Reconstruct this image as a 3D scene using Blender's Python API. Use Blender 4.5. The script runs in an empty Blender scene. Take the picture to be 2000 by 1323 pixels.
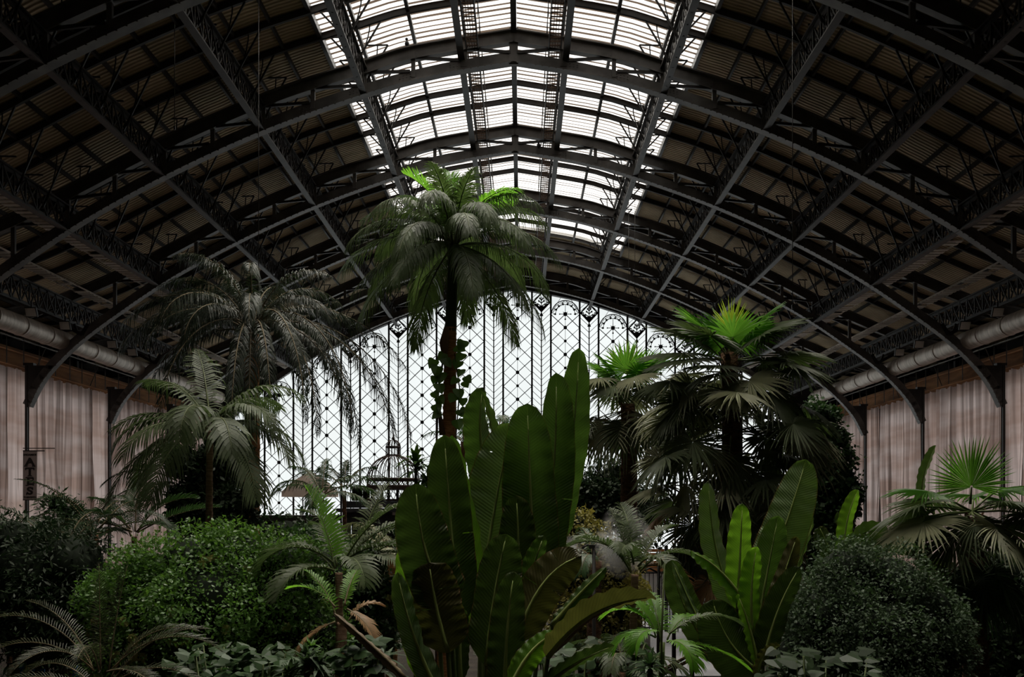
import bpy, math, random
import numpy as np
from mathutils import Vector, Matrix
random.seed(7); np.random.seed(7)
V = Vector; R = math.radians
SC = bpy.context.scene; COL = SC.collection
F = 1785.0; CX = 0.3; CZ = 5.5; VX = 1018.0; VY = 990.0
def P(px, py, d): return V((CX + (px-VX)/F*d, d, CZ + (VY-py)/F*d))
def rnd(a, b): return random.uniform(a, b)

# ------------------------------------------------------------------ materials
MATS = {}
def mat(name, col, rough=.7, metal=0, col2=None, scale=3, transl=0, tcol=None, bump=0, bscale=20, alpha=None, spec=.3, stretch=(1,1,1), detail=3, fac=(.35,.65)):
    if name in MATS: return MATS[name]
    m = bpy.data.materials.new(name); m.use_nodes = True; nt = m.node_tree; nt.nodes.clear()
    out = nt.nodes.new('ShaderNodeOutputMaterial'); b = nt.nodes.new('ShaderNodeBsdfPrincipled')
    b.inputs['Roughness'].default_value = rough; b.inputs['Metallic'].default_value = metal
    b.inputs['Specular IOR Level'].default_value = spec
    b.inputs['Base Color'].default_value = (*col, 1)
    colsock = None
    if col2 is not None or bump:
        tc = nt.nodes.new('ShaderNodeTexCoord'); mp = nt.nodes.new('ShaderNodeMapping'); mp.inputs['Scale'].default_value = stretch
        nt.links.new(tc.outputs['Object'], mp.inputs['Vector'])
    if col2 is not None:
        n = nt.nodes.new('ShaderNodeTexNoise'); n.inputs['Scale'].default_value = scale; n.inputs['Detail'].default_value = detail
        nt.links.new(mp.outputs['Vector'], n.inputs['Vector'])
        cr = nt.nodes.new('ShaderNodeValToRGB'); cr.color_ramp.elements[0].position = fac[0]; cr.color_ramp.elements[1].position = fac[1]
        cr.color_ramp.elements[0].color = (*col, 1); cr.color_ramp.elements[1].color = (*col2, 1)
        nt.links.new(n.outputs['Fac'], cr.inputs['Fac']); colsock = cr.outputs['Color']
        nt.links.new(colsock, b.inputs['Base Color'])
    if bump:
        n2 = nt.nodes.new('ShaderNodeTexNoise'); n2.inputs['Scale'].default_value = bscale
        nt.links.new(mp.outputs['Vector'], n2.inputs['Vector'])
        bp = nt.nodes.new('ShaderNodeBump'); bp.inputs['Strength'].default_value = bump; bp.inputs['Distance'].default_value = .05
        nt.links.new(n2.outputs['Fac'], bp.inputs['Height']); nt.links.new(bp.outputs['Normal'], b.inputs['Normal'])
    last = b.outputs['BSDF']
    if transl:
        t = nt.nodes.new('ShaderNodeBsdfTranslucent'); tc_ = tcol or col
        t.inputs['Color'].default_value = (*tc_, 1)
        mx = nt.nodes.new('ShaderNodeMixShader'); mx.inputs[0].default_value = transl
        nt.links.new(last, mx.inputs[1]); nt.links.new(t.outputs[0], mx.inputs[2]); last = mx.outputs[0]
    nt.links.new(last, out.inputs['Surface'])
    MATS[name] = m; return m

def leafmat(name, col, tcol, transl=.4, rough=.45, spec=.4, var=1.7, scale=1.5):
    return mat(name, col, rough, col2=tuple(c*var for c in col), scale=scale, transl=transl, tcol=tcol, spec=spec)

IRON = mat('painted_iron', (.015,.0135,.0125), .5, .0, col2=(.032,.029,.026), scale=2, spec=.35)
IRONL = mat('grey_painted_iron', (.07,.066,.061), .5, col2=(.15,.14,.13), scale=1.2, spec=.4)
IRONB = mat('black_window_iron', (.012,.010,.010), .6)
WOODP = mat('grey_plank', (.5,.46,.42), .7, col2=(.85,.8,.74), scale=1.1, transl=.45, tcol=(.8,.75,.68))
DUCT = mat('galvanised_duct', (.35,.30,.25), .45, .3, col2=(.55,.48,.42), scale=1.5, stretch=(1,4,1))
BRICK = mat('brown_cornice', (.16,.075,.03), .8, col2=(.30,.15,.06), scale=1.5, stretch=(1,.3,2))
SOIL = mat('dark_soil', (.02,.016,.012), .95, col2=(.05,.04,.03), scale=2, bump=.6)
PAVE = mat('pale_paving', (.26,.26,.27), .6, col2=(.36,.36,.37), scale=.8)
DARKW = mat('dark_wall', (.03,.026,.024), .8, col2=(.05,.045,.04), scale=.5)
BARKO = mat('orange_brown_trunk', (.30,.13,.045), .85, col2=(.60,.30,.12), scale=5, stretch=(1,1,5), bump=.6)
BARKD = mat('dark_brown_trunk', (.07,.035,.02), .9, col2=(.19,.095,.05), scale=6, stretch=(1,1,3), bump=.8)
BARKR = mat('ringed_pinkish_trunk', (.26,.15,.10), .8, col2=(.48,.31,.22), scale=4, stretch=(.5,.5,9), bump=.4)
STEMG = mat('green_stem', (.07,.10,.03), .5, col2=(.14,.17,.06), scale=3)
RACH = mat('frond_rib', (.10,.12,.045), .55)
PALER = leafmat('pale_midrib', (.26,.32,.10), (.4,.5,.12), .3)
RACHT = mat('tan_frond_rib', (.17,.13,.07), .6)
L_ROYAL = leafmat('royal_leaflets', (.05,.07,.03), (.09,.15,.035), .32, .48, .3)
L_YOUNG = leafmat('young_palm_leaflets', (.09,.2,.02), (.25,.6,.04), .5)
L_QUEEN = leafmat('queen_leaflets', (.022,.030,.018), (.03,.05,.02), .22, .42, .45)
L_KENT = leafmat('kentia_leaflets', (.06,.078,.036), (.09,.15,.04), .28, .5, .3)
L_FAN = leafmat('fan_leaf', (.05,.062,.032), (.09,.15,.03), .28, .5, .28, 1.9)
L_FANG = leafmat('fresh_fan_leaf', (.055,.13,.02), (.16,.40,.035), .5, .4, .45)
L_FANY = leafmat('yellow_green_fan_leaf', (.16,.24,.03), (.5,.65,.06), .55)
L_FANP = leafmat('pale_fan_leaf', (.19,.195,.12), (.17,.2,.08), .22, .5, .25)
L_FANDRY = leafmat('dry_fan_leaf', (.26,.16,.08), (.22,.11,.04), .25)
L_BUSH = leafmat('bush_leaf', (.075,.15,.035), (.13,.28,.03), .4, .4, .4, 1.8, .8)
L_BUSHG = leafmat('grey_green_leaf', (.065,.095,.055), (.07,.13,.04), .3, .5, .25)
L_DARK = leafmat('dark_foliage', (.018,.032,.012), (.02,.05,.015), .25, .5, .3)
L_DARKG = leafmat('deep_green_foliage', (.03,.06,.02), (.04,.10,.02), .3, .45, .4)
L_YEL = leafmat('yellowish_leaf', (.22,.20,.05), (.3,.27,.05), .4)
L_CYC = leafmat('olive_thin_leaflets', (.05,.055,.03), (.06,.07,.03), .25)
FLOW = mat('cream_flower', (.55,.52,.22), .7, transl=.2, tcol=(.6,.55,.25))
L_DRY = leafmat('dry_tan_leaf', (.30,.23,.16), (.2,.14,.08), .2)

def paddle_mat(name, col, col2, tcol, transl, rough=.32, rib=(.25,.34,.10), edge=(.16,.08,.03), spec=.45):
    m = bpy.data.materials.new(name); m.use_nodes = True; nt = m.node_tree; N = nt.nodes; L = nt.links; N.clear()
    def math_(op, a, b=None, clamp=False):
        n = N.new('ShaderNodeMath'); n.operation = op; n.use_clamp = clamp
        for i, x in enumerate((a, b)):
            if x is None: continue
            if isinstance(x, (int, float)): n.inputs[i].default_value = x
            else: L.new(x, n.inputs[i])
        return n.outputs[0]
    out = N.new('ShaderNodeOutputMaterial'); b = N.new('ShaderNodeBsdfPrincipled')
    uv = N.new('ShaderNodeTexCoord'); sp = N.new('ShaderNodeSeparateXYZ'); L.new(uv.outputs['UV'], sp.inputs[0])
    u, v = sp.outputs[0], sp.outputs[1]
    au = math_('ABSOLUTE', math_('SUBTRACT', u, .5))
    nz = N.new('ShaderNodeTexNoise'); nz.inputs['Scale'].default_value = 2.2; nz.inputs['Detail'].default_value = 4; L.new(uv.outputs['Object'], nz.inputs['Vector'])
    # transverse veins bend toward the tip
    ph = math_('ADD', math_('MULTIPLY', v, 420.), math_('MULTIPLY', au, -60.))
    vein = math_('SINE', ph)
    big = math_('SINE', math_('ADD', math_('MULTIPLY', v, 63.), math_('MULTIPLY', nz.outputs[0], 14.)))
    f = math_('ADD', math_('MULTIPLY', vein, .16), math_('ADD', math_('MULTIPLY', big, .12), nz.outputs[0]), True)
    mx = N.new('ShaderNodeMix'); mx.data_type = 'RGBA'; L.new(f, mx.inputs[0]); mx.inputs[6].default_value = (*col, 1); mx.inputs[7].default_value = (*col2, 1)
    ribf = math_('LESS_THAN', au, .017)
    m2 = N.new('ShaderNodeMix'); m2.data_type = 'RGBA'; L.new(math_('MULTIPLY', ribf, .8), m2.inputs[0]); L.new(mx.outputs[2], m2.inputs[6]); m2.inputs[7].default_value = (*rib, 1)
    ed = math_('GREATER_THAN', math_('ADD', au, math_('MULTIPLY', nz.outputs[0], .03)), .4975)
    m3 = N.new('ShaderNodeMix'); m3.data_type = 'RGBA'; L.new(ed, m3.inputs[0]); L.new(m2.outputs[2], m3.inputs[6]); m3.inputs[7].default_value = (*edge, 1)
    L.new(m3.outputs[2], b.inputs['Base Color']); b.inputs['Roughness'].default_value = rough; b.inputs['Specular IOR Level'].default_value = spec
    bp = N.new('ShaderNodeBump'); bp.inputs['Strength'].default_value = .35; bp.inputs['Distance'].default_value = .01
    L.new(math_('ADD', math_('MULTIPLY', vein, .5), big), bp.inputs['Height']); L.new(bp.outputs[0], b.inputs['Normal'])
    t = N.new('ShaderNodeBsdfTranslucent'); vm = N.new('ShaderNodeMix'); vm.data_type = 'RGBA'
    L.new(f, vm.inputs[0]); vm.inputs[6].default_value = (*(c*.55 for c in tcol), 1); vm.inputs[7].default_value = (*tcol, 1); L.new(vm.outputs[2], t.inputs[0])
    ms = N.new('ShaderNodeMixShader'); ms.inputs[0].default_value = transl; L.new(b.outputs[0], ms.inputs[1]); L.new(t.outputs[0], ms.inputs[2]); L.new(ms.outputs[0], out.inputs[0])
    return m
PD_D = paddle_mat('paddle_dark', (.028,.05,.011), (.065,.10,.022), (.065,.125,.018), .4)
PD_M = paddle_mat('paddle_mid', (.04,.075,.018), (.08,.13,.03), (.10,.21,.025), .45)
PD_B = paddle_mat('paddle_bright', (.08,.18,.02), (.12,.25,.03), (.28,.62,.03), .55)
PD_P = paddle_mat('paddle_pale_lined', (.08,.125,.05), (.18,.25,.12), (.15,.28,.04), .3, .28, rib=(.35,.45,.12))
PD_O = paddle_mat('paddle_olive', (.065,.062,.022), (.125,.115,.045), (.11,.12,.02), .38, rib=(.2,.17,.07))
PD_T = paddle_mat('paddle_tan', (.22,.16,.11), (.36,.28,.2), (.12,.09,.04), .15, .6, rib=(.3,.22,.12))

def ceiling_mat():
    m = bpy.data.materials.new('corrugated_roof_board'); m.use_nodes = True; nt = m.node_tree; N = nt.nodes; L = nt.links
    b = N['Principled BSDF']; b.inputs['Roughness'].default_value = .8; b.inputs['Specular IOR Level'].default_value = .2
    tc = N.new('ShaderNodeTexCoord'); sp = N.new('ShaderNodeSeparateXYZ'); L.new(tc.outputs['Object'], sp.inputs[0])
    s = N.new('ShaderNodeMath'); s.operation = 'MULTIPLY'; s.inputs[1].default_value = 2*math.pi/.2; L.new(sp.outputs[1], s.inputs[0])
    si = N.new('ShaderNodeMath'); si.operation = 'SINE'; L.new(s.outputs[0], si.inputs[0])
    n = N.new('ShaderNodeTexNoise'); n.inputs['Scale'].default_value = .45; n.inputs['Detail'].default_value = 5; L.new(tc.outputs['Object'], n.inputs['Vector'])
    a = N.new('ShaderNodeMath'); a.operation = 'MULTIPLY_ADD'; a.inputs[1].default_value = .22; L.new(si.outputs[0], a.inputs[0]); L.new(n.outputs[0], a.inputs[2])
    cr = N.new('ShaderNodeValToRGB'); cr.color_ramp.elements[0].position = .2; cr.color_ramp.elements[1].position = .8
    cr.color_ramp.elements[0].color = (.24,.18,.11,1); cr.color_ramp.elements[1].color = (.62,.50,.33,1)
    L.new(a.outputs[0], cr.inputs[0]); L.new(cr.outputs[0], b.inputs['Base Color'])
    bp = N.new('ShaderNodeBump'); bp.inputs['Strength'].default_value = .6; bp.inputs['Distance'].default_value = .05
    L.new(si.outputs[0], bp.inputs['Height']); L.new(bp.outputs[0], b.inputs['Normal']); return m
ROOFM = ceiling_mat()

def glass_mat(name, tint, mixf, tfac, noisy=.25, scale=.8):
    m = bpy.data.materials.new(name); m.use_nodes = True; nt = m.node_tree; N = nt.nodes; L = nt.links; N.clear()
    out = N.new('ShaderNodeOutputMaterial'); tr = N.new('ShaderNodeBsdfTransparent'); tl = N.new('ShaderNodeBsdfTranslucent')
    tc = N.new('ShaderNodeTexCoord'); n = N.new('ShaderNodeTexNoise'); n.inputs['Scale'].default_value = scale; n.inputs['Detail'].default_value = 5; L.new(tc.outputs['Object'], n.inputs['Vector'])
    cr = N.new('ShaderNodeValToRGB'); cr.color_ramp.elements[0].position = .3; cr.color_ramp.elements[1].position = .62
    cr.color_ramp.elements[0].color = (*(c*(1-noisy) for c in tint), 1); cr.color_ramp.elements[1].color = (*tint, 1)
    L.new(n.outputs[0], cr.inputs[0]); L.new(cr.outputs[0], tr.inputs[0]); L.new(cr.outputs[0], tl.inputs[0])
    mx = N.new('ShaderNodeMixShader'); mx.inputs[0].default_value = mixf; L.new(tr.outputs[0], mx.inputs[1]); L.new(tl.outputs[0], mx.inputs[2]); L.new(mx.outputs[0], out.inputs[0])
    return m
SKYP = glass_mat('milky_skylight_pane', (.96,.95,.92), .06, 1, .22, .5)
SKYD = mat('weathered_louver_strip', (.10,.075,.058), .7, transl=.12, tcol=(.10,.07,.05), col2=(.24,.19,.15), scale=.6, stretch=(1,1,1))
ENDP = glass_mat('frosted_end_pane', (.655,.69,.68), .06, 1, .12, .12)

def curtain_mat():
    m = bpy.data.materials.new('scaffold_sheet_cloth'); m.use_nodes = True; nt = m.node_tree; N = nt.nodes; L = nt.links; N.clear()
    out = N.new('ShaderNodeOutputMaterial'); b = N.new('ShaderNodeBsdfDiffuse'); tl = N.new('ShaderNodeBsdfTranslucent')
    tc = N.new('ShaderNodeTexCoord')
    m1 = N.new('ShaderNodeMapping'); m1.inputs['Scale'].default_value = (.2,5,.05); L.new(tc.outputs['Object'], m1.inputs[0])
    m2 = N.new('ShaderNodeMapping'); m2.inputs['Scale'].default_value = (.2,.12,.75); L.new(tc.outputs['Object'], m2.inputs[0])
    n1 = N.new('ShaderNodeTexNoise'); n1.inputs['Scale'].default_value = 1.; n1.inputs['Detail'].default_value = 4; L.new(m1.outputs[0], n1.inputs[0])
    n2 = N.new('ShaderNodeTexNoise'); n2.inputs['Scale'].default_value = 1.; n2.inputs['Detail'].default_value = 3; L.new(m2.outputs[0], n2.inputs[0])
    c1 = N.new('ShaderNodeValToRGB'); c1.color_ramp.elements[0].position=.32; c1.color_ramp.elements[1].position=.66
    c1.color_ramp.elements[0].color=(.20,.17,.155,1); c1.color_ramp.elements[1].color=(.80,.73,.70,1); L.new(n1.outputs[0], c1.inputs[0])  # vertical streaks paint light and shade of the folds into the cloth
    c2 = N.new('ShaderNodeValToRGB'); c2.color_ramp.elements[0].position=.4; c2.color_ramp.elements[1].position=.62
    c2.color_ramp.elements[0].color=(.74,.62,.57,1); c2.color_ramp.elements[1].color=(1,.97,.98,1); L.new(n2.outputs[0], c2.inputs[0])
    mx = N.new('ShaderNodeMix'); mx.data_type='RGBA'; mx.blend_type='MULTIPLY'; mx.inputs[0].default_value=1
    L.new(c1.outputs[0], mx.inputs[6]); L.new(c2.outputs[0], mx.inputs[7]); L.new(mx.outputs[2], b.inputs[0]); L.new(mx.outputs[2], tl.inputs[0])
    ms = N.new('ShaderNodeMixShader'); ms.inputs[0].default_value=.45; L.new(b.outputs[0], ms.inputs[1]); L.new(tl.outputs[0], ms.inputs[2]); L.new(ms.outputs[0], out.inputs[0])
    return m
CURT = curtain_mat()

# ------------------------------------------------------------------ mesh builder and scene helpers
def worldloc(o):
    l = V((0,0,0))
    while o is not None: l = l + o.location; o = o.parent
    return l
class MB:
    def __init__(s): s.v=[]; s.f=[]; s.m=[]; s.uv=None; s.sm=[]
    def add(s, vs, fs, mi=0, smooth=False):
        b=len(s.v); s.v.extend([tuple(p) for p in vs]); s.f.extend([tuple(b+i for i in f) for f in fs]); s.m.extend([mi]*len(fs)); s.sm.extend([smooth]*len(fs))
    def box(s, c, size, mi=0, rot=None):
        x,y,z=(a/2 for a in size); c=V(c)
        vs=[V((i*x,j*y,k*z)) for i in(-1,1) for j in(-1,1) for k in(-1,1)]
        if rot: vs=[rot@q for q in vs]
        s.add([c+q for q in vs],[(0,1,3,2),(4,6,7,5),(0,4,5,1),(2,3,7,6),(0,2,6,4),(1,5,7,3)],mi)
    def bar(s, p, q, w, h=None, up=(0,0,1), mi=0):
        p=V(p); q=V(q); h=h or w; t=q-p
        if t.length<1e-6: return
        t.normalize(); up=V(up); a=t.cross(up)
        if a.length<1e-3: a=t.cross(V((0,1,0)))
        a.normalize(); b=a.cross(t); a=a*w/2; b=b*h/2
        vs=[p-a-b,p+a-b,p+a+b,p-a+b,q-a-b,q+a-b,q+a+b,q-a+b]
        s.add(vs,[(0,3,2,1),(4,5,6,7),(0,1,5,4),(1,2,6,5),(2,3,7,6),(3,0,4,7)],mi)
    def tube(s, pts, r, n=6, mi=0, cap=True):
        pts=[V(p) for p in pts]; k=len(pts)
        if not hasattr(r,'__len__'): r=[r]*k
        vs=[]; ref=None
        for i,p in enumerate(pts):
            t=(pts[min(i+1,k-1)]-pts[max(i-1,0)]).normalized()
            if ref is None: ref=V((0,0,1)) if abs(t.z)<.8 else V((0,1,0))
            a=t.cross(ref).normalized(); b=t.cross(a).normalized(); ref=b.cross(t)*-1 if False else ref
            for j in range(n):
                th=2*math.pi*j/n; vs.append(p+(a*math.cos(th)+b*math.sin(th))*r[i])
        fs=[(i*n+j,i*n+(j+1)%n,(i+1)*n+(j+1)%n,(i+1)*n+j) for i in range(k-1) for j in range(n)]
        if cap: fs+= [tuple(range(n-1,-1,-1)), tuple((k-1)*n+j for j in range(n))]
        s.add(vs,fs,mi,True)
    def sphere(s, c, r, n=8, m=6, mi=0, sc=(1,1,1)):
        c=V(c); vs=[c+V((0,0,-r*sc[2]))]
        for i in range(1,m):
            ph=-math.pi/2+math.pi*i/m
            for j in range(n): th=2*math.pi*j/n; vs.append(c+V((r*sc[0]*math.cos(ph)*math.cos(th), r*sc[1]*math.cos(ph)*math.sin(th), r*sc[2]*math.sin(ph))))
        vs.append(c+V((0,0,r*sc[2]))); L=len(vs)-1
        fs=[(0,1+(j+1)%n,1+j) for j in range(n)]
        fs+=[(1+i*n+j,1+i*n+(j+1)%n,1+(i+1)*n+(j+1)%n,1+(i+1)*n+j) for i in range(m-2) for j in range(n)]
        fs+=[(L,1+(m-2)*n+j,1+(m-2)*n+(j+1)%n) for j in range(n)]
        s.add(vs,fs,mi,True)
    def prof(s, pts, offs, closed=True, mi=0, yax=(0,1,0)):
        """sweep polygon offs [(along y, radial)] along curve pts lying in an xz plane"""
        yv=V(yax); k=len(pts); n=len(offs); vs=[]
        for i,p in enumerate(pts):
            t=(V(pts[min(i+1,k-1)])-V(pts[max(i-1,0)])).normalized(); nn=t.cross(yv).normalized()
            if nn.z<0 or (abs(nn.z)<.01 and nn.x*V(p).x<0): nn=-nn
            for (a,b) in offs: vs.append(V(p)+yv*a+nn*b)
        fs=[(i*n+j,i*n+(j+1)%n,(i+1)*n+(j+1)%n,(i+1)*n+j) for i in range(k-1) for j in range(n)]
        fs+=[tuple(range(n)), tuple((k-1)*n+j for j in range(n))]
        s.add(vs,fs,mi)
    def build(s, name, mats, parent=None, link=True):
        me=bpy.data.meshes.new(name); o0=worldloc(parent) if parent else V((0,0,0))
        vs=[(x-o0.x,y-o0.y,z-o0.z) for x,y,z in s.v]
        me.from_pydata(vs,[],s.f)
        if not isinstance(mats,(list,tuple)): mats=[mats]
        for m in mats: me.materials.append(m)
        me.polygons.foreach_set('material_index', s.m); me.polygons.foreach_set('use_smooth', s.sm)
        if s.uv is not None:
            l=me.uv_layers.new(name='UVMap'); li=np.empty(len(me.loops),dtype=np.int32); me.loops.foreach_get('vertex_index',li)
            l.data.foreach_set('uv', np.array(s.uv,dtype=np.float32)[li].ravel())
        me.update()
        o=bpy.data.objects.new(name,me); COL.objects.link(o); o.parent=parent
        return o
def tag(o,label=None,cat=None,group=None,kind=None):
    if label: o['label']=label
    if cat: o['category']=cat
    if group: o['group']=group
    if kind: o['kind']=kind
    return o
def thing(name,loc,label,cat,group=None,kind=None):
    o=bpy.data.objects.new(name,None); COL.objects.link(o); o.location=loc; o.empty_display_size=.3
    return tag(o,label,cat,group,kind)
def solo(mb,name,mats,loc,label,cat,group=None,kind=None):
    t=bpy.data.objects.new('tmp',None); t.location=loc
    o=mb.build(name,mats,t); o.parent=None; o.location=loc; bpy.data.objects.remove(t)
    return tag(o,label,cat,group,kind)
def dup(o,dloc,parent=None):
    c=o.copy(); COL.objects.link(c)
    if parent is None: c.location=o.location+V(dloc)
    else: c.parent=parent
    for ch in o.children: dup(ch,(0,0,0),c)
    return c

# ------------------------------------------------------------------ hall geometry
def catmull(pts, n=6):
    out=[]; k=len(pts)
    for i in range(k-1):
        p0=np.array(pts[max(i-1,0)]); p1=np.array(pts[i]); p2=np.array(pts[i+1]); p3=np.array(pts[min(i+2,k-1)])
        for j in range(n):
            t=j/n; out.append(.5*((2*p1)+(p2-p0)*t+(2*p0-5*p1+4*p2-p3)*t*t+(3*p1-p0-3*p2+p3)*t**3))
    out.append(np.array(pts[-1])); return out
BOT=[(0,17.5),(2.9,17.0),(5.9,16.2),(9.9,14.75),(13.5,13.1),(16.8,11.3),(19.5,9.5),(21.6,7.9),(23.1,6.3),(23.85,4.9)]
TOP=[(0,18.75),(3.9,18.1),(5.9,17.5),(9.6,16.3),(14,14.4),(17.5,12.6),(20.3,11.25),(24,9.9),(29.3,9.2)]
bc=catmull(BOT); tcv=catmull(TOP)
bx=[p[0] for p in bc]; bz=[p[1] for p in bc]; tx=[p[0] for p in tcv]; tz=[p[1] for p in tcv]
def zb(x): return CZ+float(np.interp(abs(x),bx,bz))
def zt(x): return CZ+float(np.interp(abs(x),tx,tz))
ROOFOFF=.62
def zr(x): return zt(x)+ROOFOFF
def arc(f,x0,x1,y,n=24): return [(x0+(x1-x0)*i/n,y,f(x0+(x1-x0)*i/n)) for i in range(n+1)]
S=9.0; YT=[18,27,36,45,54,63,72]; YA,YB=-12.0,75.0; SKX=7.2; SKE=63.6; SKS=5.0
GX=[5.9,9.9,13.8,17.6]

def arch(y,label):
    root=thing('iron_arch_truss',(0,y,0),label,'roof truss','iron arch trusses of the roof')
    b=MB()
    for sx in (-1,1):
        pts=[(sx*p[0],y,CZ+p[1]) for p in bc]
        b.prof(pts,[(-.04,.0),(.04,.0),(.04,.42),(-.04,.42)]); b.prof(pts,[(-.2,-.03),(.2,-.03),(.2,.015),(-.2,.015)])
        acc=0
        for i in range(len(pts)-1):
            p,q=V(pts[i]),V(pts[i+1]); n=max(1,int((q-p).length/.24)); nn=(q-p).cross(V((0,1,0))).normalized()
            if nn.z<0: nn=-nn
            for j in range(n):
                c=p.lerp(q,(j+.5)/n); b.box(c+nn*.09+V((0,-.05,0)),(.05,.03,.05)); b.box(c-nn*.045+V((0,-.19,0)),(.06,.03,.03))
        for gx in (1.96,3.95,5.9,7.9,9.9,11.85,13.8,15.7,17.6):     # riveted splice clusters
            for i in range(4):
                for j in range(3):
                    b.box((sx*(gx+.12+i*.14),y-.05,zb(gx+.12+i*.14)+.12+j*.1),(.045,.03,.045))
    b.build('bottom_chord',IRONL,root)
    b=MB()
    for sx in (-1,1):
        pts=[(sx*p[0],y,CZ+p[1]) for p in tcv]
        b.prof(pts,[(-.04,-.45),(.04,-.45),(.04,0),(-.04,0)]); b.prof(pts,[(-.18,-.02),(.18,-.02),(.18,.03),(-.18,.03)]); b.prof(pts,[(-.14,-.48),(.14,-.48),(.14,-.44),(-.14,-.44)])
    b.build('top_chord',IRONL,root)
    b=MB(); b.box((0,y,(zb(0)+zt(0))/2),(.34,.14,zt(0)-zb(0)+.2)); b.build('king_post',IRONL,root)
    V_=[1.96,3.95,5.9,7.9,9.9,11.85,13.8,15.7,17.6,19.7]
    for sx in (-1,1):
        pv=0
        for i,x in enumerate(V_):
            b=MB(); b.box((sx*x,y,(zb(x)+zt(x))/2),(.16 if i%2 else .26,.12,zt(x)-zb(x)-.3)); b.build('vertical',IRONL,root)
            b=MB(); b.bar((sx*(pv+.12),y-.04,zb(pv)+.38),(sx*(x-.1),y-.04,zt(x)-.42),.09,.11); b.build('diagonal',IRON,root)
            pv=x
        x=21.7; b=MB()
        b.bar((sx*21.3,y,zb(21.3)+.3),(sx*21.0,y,CZ+9.0),.2,.16); b.bar((sx*21.3,y,zb(21.3)+.3),(sx*22.3,y,CZ+9.0),.2,.16); b.bar((sx*21.5,y,zb(21.3)+.3),(sx*21.7,y,CZ+9.0),.1)
        b.build('eave_bracket',IRON,root)
        b=MB(); b.bar((sx*26,y,CZ+8.2),(sx*26,y,zt(26)-.4),.22); b.bar((sx*21.9,y,CZ+10.),(sx*26,y,CZ+8.6),.1); b.build('eave_post',IRON,root)
        # spandrel plate between arch foot and column
        b=MB(); col=[]; n=10
        for i in range(n+1):
            h=4.9+(6.95-4.9)*i/n; xa=float(np.interp(-h,[-z for z in bz],bx)); col.append((xa,h))
        for i in range(n):
            (xa,ha),(xb,hb)=col[i],col[i+1]
            vs=[(sx*xa,y-.04,CZ+ha),(sx*24,y-.04,CZ+ha),(sx*24,y-.04,CZ+hb),(sx*xb,y-.04,CZ+hb)]
            vs+=[(p[0],y+.04,p[2]) for p in vs]; b.add(vs,[(0,1,2,3),(7,6,5,4),(1,5,6,2),(0,4,5,1),(3,2,6,7)])
        b.build('spandrel_plate',IRON,root)
        b=MB(); b.box((sx*24.05,y,(CZ+6.95)/2),(.12,.12,CZ+6.95)); b.box((sx*24.05,y,.25),(.55,.55,.5)); b.box((sx*23.9,y,CZ+7.0),(.5,.3,.12))
        b.tube([(sx*23.9,y-.1,0),(sx*23.9,y-.1,CZ+5)],.03); b.build('column',IRON,root)
    return root
ordn=['dark riveted arch truss almost overhead at the top corners of the photo','dark riveted arch truss second nearest the camera, only its haunches in view','grey riveted arch truss crossing the skylight high up, nearest whole one','grey riveted arch truss just above the tall palm crown','arch truss behind the tall palm crown, third whole one down the hall','arch truss where the skylight ends, fourth whole one down the hall','farthest arch truss, right before the dark gable wall']
a0=arch(YT[0],ordn[0])
for y,l in zip(YT[1:],ordn[1:]):
    c=dup(a0,(0,y-YT[0],0)); c['label']=l

# ceiling
ceil=thing('ceiling',(0,0,0),None,None,kind='structure')
b=MB()
for sx in (-1,1):
    for (y0,y1,xi) in ((SKS,SKE,SKX),(SKE,YB,0),(YA,SKS,0)):
        xs=np.linspace(xi,29.6,46); ys=np.arange(y0,y1+.01,(y1-y0)/round((y1-y0)/.9))
        base=[]
        for yy in ys:
            for x in xs:
                sag=.0 if x<24 else 0
                base.append((sx*x,yy,zr(x)+.02*math.sin(x*2*math.pi/1.95)**2))
        n=len(xs); fs=[(i*n+j,i*n+j+1,(i+1)*n+j+1,(i+1)*n+j) for i in range(len(ys)-1) for j in range(n-1)]
        b.add(base,fs,0,False); b.add([(p[0],p[1],p[2]+.15) for p in base],fs,0)
b.build('roof_board',ROOFM,ceil)
raf=MB()
for sx in (-1,1): raf.prof([(p[0],0,p[2]) for p in arc(lambda x:zr(x)-.12,sx*.05,sx*29.3,0,40)],[(-.06,-.13),(.06,-.13),(.06,.1),(-.06,.1)])
r0=raf.build('rafter',IRON,ceil)
ys=[]
yy=YA+1.2
while yy<YB-.5:
    if not any(abs(yy-t)<.5 for t in YT+[9,0]): ys.append(yy)
    yy+=1.8
r0.location=(0,ys[0],0)
for y in ys[1:]:
    c=r0.copy(); COL.objects.link(c); c.location=(0,y,0)
px_=[1.96,3.95,5.9,7.25,8.6,9.9,11.2,12.5,13.8,15.1,16.4,17.6,19.0,20.4,22.0,23.6,25.2,27]
for x in px_:
    for sx in (-1,1):
        w=.13 if x<8 else .09
        b=MB(); b.box((sx*x,(YA+YB)/2,zr(x)-.1),(w,YB-YA,.16)); b.build('purlin',IRON,ceil)
b=MB(); b.box((0,(YA+YB)/2,zr(0)-.35),(.22,YB-YA,.75)); b.build('ridge_beam',IRON,ceil)

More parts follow.
